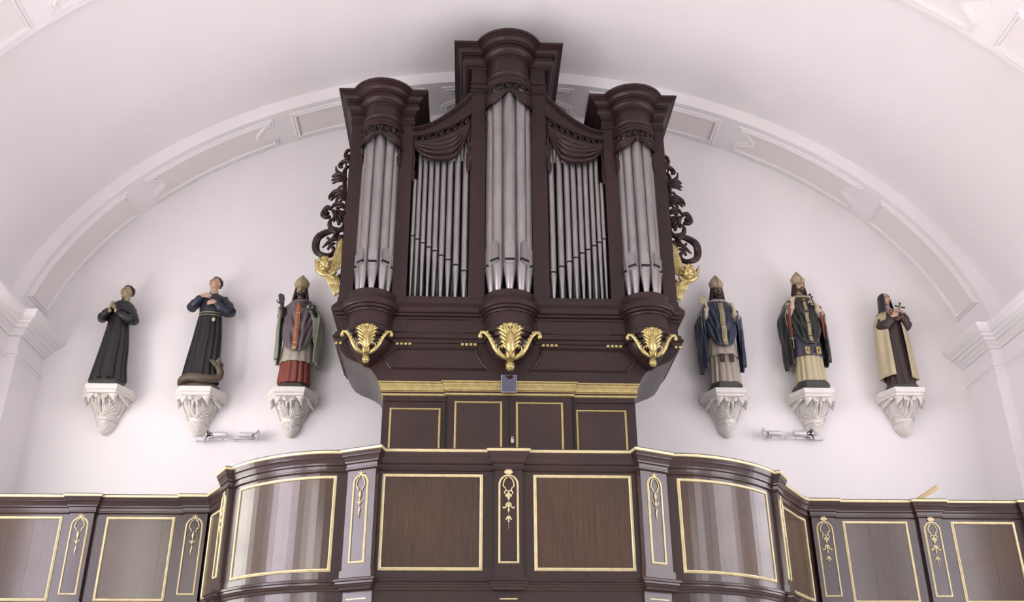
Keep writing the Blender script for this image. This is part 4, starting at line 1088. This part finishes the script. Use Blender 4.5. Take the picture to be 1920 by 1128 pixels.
b = f.b(); b.ball((.088, -.150, .985), (.026, .008, .03), 14, 8); b.build('medal', 'cream', f.T, smooth=True)
b = f.b()
b.tube(catmull([(-.27, -.05, .06), (-.22, -.14, .10), (-.10, -.19, .12), (.04, -.20, .10), (.16, -.17, .10), (.25, -.12, .14), (.27, -.13, .22), (.24, -.17, .29)], 4), [v.x for v in catmull([(.035, 0, 0), (.05, 0, 0), (.058, 0, 0), (.06, 0, 0), (.058, 0, 0), (.055, 0, 0), (.05, 0, 0), (.044, 0, 0)], 4)], 12)
b.capsule((.235, -.17, .29), (.265, -.20, .385), .045, .014, 9); b.capsule((.215, -.185, .30), (.135, -.21, .36), .036, .012, 9)
b.ball((.27, -.15, .30), (.04, .04, .05), 10, 6)
for q in range(9): b.capsule((-.22+.05*q, -.15-.03*sin(q/3), .15), (-.235+.05*q, -.15-.03*sin(q/3), .185), .012, .004, 5)
b.build('dragon', 'dragon', f.T, remesh=.007, sm=1)
b = f.b()
for q in range(4): b.capsule((.222+.012*q, -.205-.004*q, .335+.014*q), (.205+.012*q, -.21-.004*q, .342+.012*q), .005, .001, 5); b.capsule((.185-.014*q, -.205, .335+.006*q), (.19-.014*q, -.21, .355+.004*q), .005, .001, 5)
b.build('dragon_teeth', 'cream', f.T, smooth=True)

# ---- bishops
def mitre(fig, body, H, R, s, mt):
    b = fig.b(); rows = []
    for i in range(13):
        t = i/12; z = .045+.235*t
        wv = (.080+.028*min(1, t/.35)) if t < .35 else .108*(1-((t-.35)/.65)**1.25)+.006
        dv = (.090-.01*t) if t < .35 else .087*(1-((t-.35)/.65)**1.1)+.010
        rows.append([H(wv*cos(2*pi*k/28), .010+dv*sin(2*pi*k/28), z*.94) for k in range(28)])
    b.grid(rows, closed=True, caps=True); o = b.build('mitre', mt, body, smooth=True)
    b = fig.b(); b.tube([H(.084*cos(2*pi*k/28), .010+.094*sin(2*pi*k/28), .052) for k in range(29)], .008, 6)
    b.tube([H(0, .010-.092, .055), H(0, .010-.094, .12), H(0, .010-.062, .20), H(0, .004, .265)], .007, 6)
    for q in (-1, 1): b.tube([H(q*.082, -.012, .06), H(q*.104, -.006, .12), H(q*.076, .0, .185), H(0, .004, .268)], .006, 6)
    b.build('mitre_trim', 'band', o, smooth=True)
def long_hair(fig, body, H, R, s, drop=.20, mt='hair', flare=.0):
    b = fig.b()
    for q in range(15):
        a = radians(-22+224*q/14); x, y = cos(a), sin(a)
        b.tube([H(x*.070, .014+y*.078, .055), H(x*.080, .016+y*.088, -.02), H(x*(.084+flare*.4), .02+y*.092, -.02-drop*.5), H(x*(.085+flare), .02+y*.09, -.02-drop)], [.018*s, .022*s, .02*s, .008*s], 7)
    b.build('hair', mt, body, smooth=True)
def beard(fig, body, H, s, L=.10, mt='hair'):
    b = fig.b(); rn = random.Random(2)
    for q in range(22):
        x = -.052+.104*q/21; dz = L*(1-(abs(x)/.07)**2)
        if L < .05 and q % 3 == 1: continue
        b.tube([H(x*1.05, -.040-.02*(1-abs(x)/.055), -.045-.0*abs(x)), H(x*.9, -.066-.02*(1-abs(x)/.055), -.075-dz*.4), H(x*.55+rn.uniform(-.008, .008), -.060-.012*(1-abs(x)/.055), -.085-dz)], [.010*s, .013*s, .005*s], 6)
    for q in (-1, 1): b.tube([H(q*.004, -.094, -.036), H(q*.022, -.086, -.042), H(q*.034, -.072, -.066)], [.006*s, .007*s, .004*s], 6)
    if L > .05:
     for q in (-1, 1): b.tube([H(q*.062, -.020, .0), H(q*.062, -.030, -.04), H(q*.052, -.045, -.075)], [.010*s, .014*s, .014*s], 6)
    b.build('beard', mt, body, smooth=True)
def bishop(f, zs, cfg):
    """zs: head centre height; everything hangs from it"""
    z = zs; c = cfg
    R = rot(*c['look']); hc = (c.get('hx', 0), -.03, z)
    sh = z-.19
    b = f.b(); torso(b, sh, sh-.5, .16, arms=c['arms'])
    H = head(b, hc, R, 1.0); body = flesh(f, b, c['skin'])
    features(f, body, H, 1.0); mitre(f, body, H, R, 1, c['mitre']); long_hair(f, body, H, R, 1, c.get('drop', .18), flare=.03); beard(f, body, H, 1, c.get('beard', .09))
    # alb / tunic
    b = f.b(); robe(b, [(.085, 0, 0, .20, .14, 1.2), (.11, 0, 0, .205, .145, 1.2), (.3, 0, 0, .19, .135, 1.2), (.6, 0, 0, .18, .13, 1), (.9, 0, 0, .17, .12, .6), (sh-.1, 0, 0, .17, .11, .2), (sh+.0, 0, .01, .12, .08, 0), (sh+.06, 0, .01, .062, .06, 0)], nf=15, fold=.20)
    b.build('tunic', c['under'], f.T, smooth=True)
    if c.get('alb'):
        b = f.b(); rows = []
        za, zb = c['alb']
        for i in range(9):
            t = i/8; rows.append([((.176+.022*t+.007*sin(12*a_)*t)*cos(a_)*1.06, (.128+.02*t+.006*sin(12*a_)*t)*sin(a_)*1.06, za+(zb-za)*t-.008*abs(sin(9*a_))*t) for a_ in [2*pi*k/72 for k in range(73)]])
        b.grid(rows); o = b.build('alb', c['albm'], f.T, smooth=True); thick(o, .01)
    # chasuble front and back with oval hem
    zh = c['hem']
    def ch(u, v):
        a = radians(-90+360*u); frt = .5-.5*sin(a)         # 1 at the front
        hem = zh+(1-frt**.8)*.10 if sin(a) < .2 else zh+.12
        side = abs(cos(a))
        hem = zh+.38*side**3.2+(.04 if sin(a) > 0 else 0)
        zt = sh+.055; zz = zt+(hem-zt)*v
        rr = .058+.145*min(1, v/.22)**.6+.020*v
        ry = .056+.085*min(1, v/.25)**.6+.045*v
        x = cos(a)
        fold = .019*min(1, v*2.2)*(sin(2*pi*(3.3*(v+.62*abs(x)**1.3)))*(1 if sin(a) < 0 else .3)*(1-.55*v)+.55*v*sin(15*x+2*v))
        vv = .020*exp_(-(abs(x)-.30-.35*(1-v))**2/.008)*min(1, v*3)
        return Vector(((rr+fold)*x*c.get('cw', 1.0), -.005+(ry+fold+vv)*sin(a), zz))
    b = f.b(); shell(b, ch, 96, 26); o = b.build('chasuble', c['chas'], f.T, smooth=True); thick(o, .012)
    # hem trim
    b = f.b(); b.tube([ch(u/48, 1)+Vector((0, -.004 if -90+360*u/48 < 90 else 0, .004)) for u in range(49)], .0055, 5); b.build('chasuble_hem', c['trim'], o, smooth=True)
    # orphrey band down the front
    b = f.b(); rows = []
    for i in range(25):
        v = .12+.86*i/24; hw_ = .026+.006*i/24
        p = ch(0, v); y = p.y-.016
        rows.append([(-hw_+c.get('bx', 0)*(1-v), y, p.z), (0+c.get('bx', 0)*(1-v), y-.004, p.z), (hw_+c.get('bx', 0)*(1-v), y, p.z)])
    b.grid(rows); o2 = b.build('orphrey', c['orph'], f.T, smooth=True); thick(o2, .006, 1)
    b = f.b()
    for (za_, zb_) in c['gems']:
        t = (za_-(sh+.055))/(zh-(sh+.055)); p = ch(0, max(.05, min(1, t))); b.bbox(-.022, .022, p.y-.030, p.y-.016, zb_, za_, .004)
    for q in (-1, 1): b.tube([(r_[1][0]+q*.030, r_[1][1]-.002, r_[1][2]) for r_ in rows], .0035, 5)
    b.build('gilt_mounts', c['gem'], o2, smooth='auto')
    # collar (amice / pallium)
    b = f.b(); b.lathe([(.062, sh+.07), (.075, sh+.075), (.095, sh+.055), (.125, sh+.03), (.135, sh+.005), (.12, sh-.0)], (0, -.002, 0), 28)
    for i, p in enumerate(b.v): b.v[i] = Vector((p.x*1.18, p.y*.86, p.z))
    b.build('collar', c['coll'], f.T, smooth=True)
    # cope / wide sleeves falling from the forearms on both sides
    for s_ in (-1, 1):
        W = c['cope'][0 if s_ < 0 else 1]          # (elbow x, elbow z, bottom z, outer reach)
        def cf(u, v, s_=s_, W=W):
            ex, ez, bz, rx_ = W
            a = radians(-62+190*u)                  # from the front edge round the outside to the back
            top = sh+.035-(sh+.035-ez)*.0
            x0 = .10+.06*u; k = min(1, v/.28)**.7
            X = x0+(rx_-x0)*k*(.50+.50*cos(radians(-45+90*u)))-.05*max(0, v-.7)
            Y = (.02+.11*u)*(1-k)+k*(-.135*cos(radians(180*u))+.02) - .0
            fold = (.016*sin(15*u+5*v)+.010*sin(27*u-4*v))*k
            Z = top+(bz+.10*u*0-top)*v+.03*sin(5*u+2)*v*.4
            return Vector((s_*(X+fold), Y+fold, Z))
        b = f.b(); shell(b, cf, 30, 24); o = b.build('cope', c['copem'], f.T, smooth=True); thick(o, .012)
        b = f.b(); b.tube([cf(0, v/20)+Vector((0, -.004, 0)) for v in range(21)], .006, 5); b.build('cope_edge', c['trim'], o, smooth=True)
        # lining seen inside, gathered on the forearm
        b = f.b(); A = c['arms'][0 if s_ < 0 else 1]
        e = Vector(A[1]); wr = Vector(A[2])
        rows = []
        for i in range(13):
            t = i/12; p = e.lerp(wr, t*.8)+Vector((s_*.02*(1-t), 0, 0))
            rows.append([p+Vector((s_*.045*cos(q*pi/6), .045*sin(q*pi/6)-.0, (-(c['linl'])*(1-t)**1.2 if 3 < q < 9 or True else 0)*max(0, -cos((q-6)*pi/6)*0+1)*((q % 12) in (7, 8, 9, 10, 11))*.0)) for q in range(12)])
        sleeve(b, [tuple(Vector(A[0])+Vector((0, 0, -.02))), tuple(e), tuple(e.lerp(wr, .8))], [.06, .066, .046], ph=s_)
        b.build('sleeve', c['slv'], f.T, smooth=True)
        b = f.b(); L_ = c['linl']
        def lf(u, v, s_=s_, e=e, wr=wr):
            p = e.lerp(wr, u*.85); dz = (.03+L_*(1-u)**.8*(.85+.15*sin(9*u)))*v
            return Vector((p.x+s_*(.028+.014*sin(8*u+3*v)), p.y-.03*(1-v*.5)-.02*sin(6*u)*v, p.z-dz))
        shell(b, lf, 16, 14); o = b.build('hanging_sleeve', c['lin'], f.T, smooth=True); thick(o, .02)
    return sh
def exp_(x): return math.exp(x)
# ---- 3
f = Fig(CT[2]+Vector((.02, SY, 0)), 'statue of a bishop in mauve chasuble over a red robe, raising a gloved hand')
base_oval(f, .215, .165, .06, 'plinth', True)
c3 = dict(look=(4, -2), hx=-.015, skin='skin_ol', mitre='mitre_ol', under='red', alb=(.80, .39), albm='alb', hem=.51, chas='mauve', trim='sage', orph='orphrey_red', gem='gold',
          gems=[(1.09, 1.05), (.86, .82), (.64, .60), (.565, .515)], coll='mauve', copem='sage', lin='sage', linl=.42, slv='green', drop=.17, beard=.035,
          arms=[[(-.15, .0, 1.27), (-.235, -.06, 1.07), (-.235, -.15, 1.20)], [(.15, 0, 1.27), (.235, -.05, 1.05), (.12, -.15, 1.22)]], cope=[(.2, 1.0, .42, .285), (.2, 1.0, .36, .31)])
bishop(f, 1.485, c3)
b = f.b(); b.tube([(-.235, -.145, 1.16), (-.238, -.155, 1.24)], [.03, .026], 10); hand(b, (-.238, -.155, 1.225), (-.15, -.1, 1), (.2, 1, .1), 1, L=.155, curl=.10, spread=.0, r=.0125)
b.build('gloved_hand', 'glove', f.T, remesh=.0048, sm=1); b = f.b()
b.tube([(.16, -.13, 1.17), (.12, -.155, 1.225)], [.032, .026], 10); hand(b, (.125, -.155, 1.225), (-.75, -.25, .25), (-.1, -1, .35), -1, L=.13, curl=.35, r=.011)
b.build('gloved_hand', 'glove', f.T, remesh=.0048, sm=1)
# ---- 4
f = Fig(CT[3]+Vector((-.01, SY, 0)), 'statue of a long-bearded bishop in a blue chasuble with one open hand raised')
base_oval(f, .225, .17, .10, 'plinth', True)
c4 = dict(look=(6, 2), skin='skin_dk', mitre='mitre', under='alb', alb=(.80, .50), albm='alb', hem=.60, chas='blue', trim='band', orph='band', gem='palegold',
          gems=[(1.16, 1.08), (.90, .86), (.70, .62)], coll='alb', copem='blue', lin='blue', linl=.50, slv='palehand', drop=.20, beard=.10,
          arms=[[(-.15, .0, 1.31), (-.225, -.05, 1.10), (-.215, -.16, 1.24)], [(.15, 0, 1.31), (.235, -.05, 1.06), (.17, -.17, 1.18)]], cope=[(.2, 1.0, .30, .31), (.2, 1.0, .34, .30)])
bishop(f, 1.525, c4)
b = f.b(); b.tube([(-.205, -.14, 1.18), (-.22, -.165, 1.27)], [.034, .026], 10); hand(b, (-.22, -.165, 1.265), (-.45, -.2, 1), (.2, 1, .1), 1, L=.15, curl=.12, spread=.16, r=.0105)
b.build('hand', 'palehand', f.T, remesh=.0048, sm=1); b = f.b()
b.tube([(.185, -.15, 1.12), (.175, -.175, 1.20)], [.034, .028], 10); hand(b, (.175, -.175, 1.20), (-.25, -.35, .75), (.45, -.6, .6), -1, L=.13, curl=.85, r=.011)
b.build('hand', 'palehand', f.T, remesh=.0048, sm=1)
b = f.b()
for x in (-.055, .075): b.bbox(x-.028, x+.028, -.185, -.16, .38, .50, .004)
b.build('maniple_ends', 'hair', f.T)
# ---- 5
f = Fig(CT[4]+Vector((-.02, SY, 0)), 'statue of a dark-bearded bishop in a black-green chasuble with red hanging sleeves')
base_oval(f, .235, .18, .12, 'plinth', True)
c5 = dict(look=(14, -2), skin='skin', mitre='mitre', under='cream', alb=(.85, .50), albm='purple', hem=.66, chas='green', trim='band', orph='band', gem='hair',
          gems=[(1.34, 1.30), (1.17, 1.13), (.97, .93), (.77, .73)], coll='band', copem='green', lin='red', linl=.40, slv='palehand', drop=.12, beard=.03,
          arms=[[(-.15, .0, 1.38), (-.215, -.05, 1.16), (-.185, -.17, 1.28)], [(.15, 0, 1.38), (.24, -.05, 1.13), (.16, -.17, 1.26)]], cope=[(.2, 1.0, .36, .31), (.2, 1.0, .42, .30)])
bishop(f, 1.60, c5)
b = f.b(); b.tube([(-.185, -.14, 1.20), (-.175, -.17, 1.31)], [.036, .027], 10); hand(b, (-.175, -.17, 1.305), (.10, -.1, 1), (-.3, -1, .1), -1, L=.13, curl=.95, r=.0115)
b.build('hand', 'palehand', f.T, remesh=.0048, sm=1); b = f.b()
b.tube([(.20, -.14, 1.18), (.155, -.17, 1.27)], [.036, .028], 10); hand(b, (.155, -.17, 1.27), (-.65, -.3, .5), (.2, -1, .5), -1, L=.14, curl=.75, r=.0115)
b.build('hand', 'palehand', f.T, remesh=.0048, sm=1)
b = f.b(); b.tube([(.12, -.22, 1.22), (.08, -.225, 1.38)], .008, 6); b.ball((.10, -.225, 1.36), .014, 8, 5); b.ball((.075, -.225, 1.40), .018, 8, 5); b.ball((.055, -.225, 1.385), .012, 8, 5)
b.build('held_staff_stub', 'hair', f.T, smooth=True)
b = f.b()
for x in (-.06, .095):
    b.bbox(x-.03, x+.03, -.185, -.165, .50, .61, .004)
b.build('maniple_ends', 'gold', f.T)
b = f.b()
for x in (-.06, .095): b.box(x-.003, x+.003, -.19, -.184, .515, .595); b.box(x-.02, x+.02, -.19, -.184, .55, .558)
b.build('maniple_cross', 'hair', f.T)
b = f.b(); b.tube([(-.245, -.17, .58), (-.245, -.175, .80)], .005, 6); b.tube([(-.285, -.17, .74), (-.205, -.17, .74)], .005, 6); b.build('gilt_cross', 'gold', f.T, smooth=True)
# ---- 6: nun
f = Fig(CT[5]+Vector((-.02, SY, 0)), 'statue of a nun in black veil and cream mantle holding crucifix and roses')
base_oval(f, .23, .17, .07)
R = rot(22, -2, -3); hc = (-.035, -.03, 1.385)
b = f.b(); torso(b, 1.2, .75, .13, arms=[[(-.13, .0, 1.17), (-.17, -.05, 1.0), (-.10, -.16, 1.02), (-.02, -.19, 1.075)], [(.13, 0, 1.17), (.19, -.05, 1.02), (.16, -.15, 1.05), (.09, -.20, 1.14)]])
H = head(b, hc, R, .94)
hand(b, (-.03, -.19, 1.07), (.85, -.25, .25), (.05, -.8, -.5), -1, L=.11, curl=.35); hand(b, (.10, -.195, 1.14), (-.75, -.35, .3), (.1, -.7, .6), -1, L=.11, curl=.5)
body = flesh(f, b, 'skin'); features(f, body, H, .94)
b = f.b(); robe(b, [(.05, 0, 0, .175, .14, 1.2), (.08, 0, 0, .18, .145, 1.2), (.35, 0, 0, .165, .13, 1.1), (.7, 0, 0, .15, .12, .8), (.95, 0, 0, .145, .115, .4), (1.1, 0, 0, .15, .11, .1), (1.19, 0, .01, .12, .08, 0), (1.24, -.01, .01, .06, .058, 0)], nf=11, fold=.18)
b.build('habit', 'brown', f.T, smooth=True)
b = f.b()
sleeve(b, [(-.12, .0, 1.15), (-.165, -.03, 1.03), (-.165, -.07, .95), (-.10, -.15, .97), (-.05, -.18, 1.045)], [.055, .066, .078, .070, .05])
sleeve(b, [(.13, .0, 1.15), (.185, -.03, 1.04), (.19, -.07, .96), (.16, -.14, 1.0), (.115, -.18, 1.11)], [.055, .064, .076, .070, .048], ph=1)
b.build('sleeves', 'brown', f.T, smooth=True)
b = f.b(); b.lathe([(.050, 1.19), (.085, 1.185), (.075, 1.23), (.056, 1.27), (.054, 1.315)], (-.02, -.008, 0), 24); b.build('wimple', 'collar', f.T, smooth=True)
b = f.b()
def veil(u, v):
    a = radians(-52+284*u); t = v
    if t < .35:
        k = t/.35; r = sin(k*pi/2); z = .095*cos(k*pi/2)*1.0
        return H(.080*r*cos(a), .012+.090*r*sin(a)-.035*(1-r)*0, .008+z+.01)
    k = (t-.35)/.65
    wv = .080+.050*k**1.1
    p = H(wv*cos(a), .012+(.090+.02*k)*sin(a), .018-.0*k)
    return Vector((p.x+.01*sin(12*u)*k, p.y, p.z-.225*k))
shell(b, veil, 44, 22); o = b.build('veil', 'blackcloth', f.T, smooth=True); thick(o, .010, 1)
b = f.b()
def mantle(u, v):
    a = radians(-64+308*u)
    rr = .070+.140*min(1, v/.2)**.7+.025*v
    ry = .065+.085*min(1, v/.2)**.7+.03*v
    op = 1+.0*v
    fold = (.012*sin(31*u+3*v)+.007*sin(53*u))*min(1, v*2)
    return Vector((-.005+(rr+fold)*cos(a)*(1.10 if cos(a) < 0 else 1.0), -.0+(ry+fold)*sin(a), 1.245-1.10*v+.05*v*abs(cos(a))*0+.04*v*u))
shell(b, mantle, 64, 26); o = b.build('mantle', 'cream', f.T, smooth=True); thick(o, .014)
b = f.b(); ax = Vector((.035, -.02, 1)).normalized()
cc = Vector((.075, -.225, 1.165)); rz = rot(0, -8, 12)
obx(b, cc, .011, .008, .105, rz); obx(b, cc+rz @ Vector((.0, 0, .035)), .070, .008, .011, rz); b.build('crucifix', 'hair', f.T)
b = f.b(); b.capsule(cc+rz @ Vector((0, -.012, -.05)), cc+rz @ Vector((0, -.012, .03)), .008, .012, 7); b.ball(cc+rz @ Vector((0, -.014, .048)), .010, 8, 6)
for q in (-1, 1): b.capsule(cc+rz @ Vector((0, -.012, .028)), cc+rz @ Vector((q*.058, -.010, .042)), .006, .004, 6)
b.build('corpus', 'cream', f.T, smooth=True)
b = f.b(); rn = random.Random(8)
for q in range(26): b.ball((-.04+rn.uniform(-.065, .09), -.185+rn.uniform(-.02, .02), 1.15+rn.uniform(-.04, .035)), rn.uniform(.012, .02), 7, 5)
for q in range(8): b.ball((.04+rn.uniform(-.05, .05), -.20+rn.uniform(-.02, .01), 1.02+rn.uniform(-.04, .03)), rn.uniform(.010, .016), 7, 5)
b.build('roses', 'rose', f.T, smooth=True)

# ------------------------------------------------------------------ bar lights on the wall
def bar_light(x0, x1, z, y, label, flip):
    T = thing('bar_light', ((x0+x1)/2, y, z), label, 'lamp'); o_ = T.location
    X = lambda t: x1+(x0-x1)*t if flip else x0+(x1-x0)*t      # t = 0 at the junction box
    sg = -1 if flip else 1
    b = B(o_); xa, xb = sorted((X(0)-sg*.10, X(0)+sg*.02)); b.bbox(xa, xb, y-.02, y+.03, z-.035, z+.02, .005); b.tube([((xa+xb)/2, y+.02, z), ((xa+xb)/2, 13.0, z)], .012, 8); b.build('junction_box', 'metal', T)
    b = B(o_); b.tube([(X(0), y, z), (X(.5), y, z-.003), (X(1), y, z)], .007, 8)
    b.tube([(X(.6), y, z), (X(.6), 13.0, z)], .006, 6)
    b.build('rod', 'chrome', T, smooth=True)
    for t, d in ((.30, -1), (.86, 1)):
        b = B(o_); xc = X(t); dd = d*sg; ax = Matrix(((0, 0, dd), (0, 1, 0), (1, 0, 0)))
        pr = [(.0, -.10), (.038, -.10), (.040, -.09), (.040, .06), (.036, .07), (.030, .075)]
        rows = [[Vector((xc, y-.01, z+.055))+ax @ Vector((r*cos(2*pi*k/18), r*sin(2*pi*k/18), s_)) for k in range(18)] for r, s_ in pr if r > 0]
        b.grid(rows, closed=True, caps=True); l = b.build('lamp_housing', 'metal', T, smooth='auto')
        b = B(o_); pr = [(.024, .075), (.034, .10), (.055, .125), (.078, .145), (.080, .150), (.074, .150), (.05, .130), (.02, .112)]
        rows = [[Vector((xc, y-.01, z+.055))+ax @ Vector((r*cos(2*pi*k/22), r*sin(2*pi*k/22), s_)) for k in range(22)] for r, s_ in pr]
        b.grid(rows, closed=True, caps=True); b.build('reflector', 'chrome', l, smooth=True)
bar_light(-4.03, -3.36, 5.72, 12.89, 'bar light with two round reflectors below the left statues, by the dragon statue bracket', False)
bar_light(3.61, 4.28, 5.81, 12.89, 'bar light with two round reflectors below the right statues, by the dark-robed bishop bracket', True)
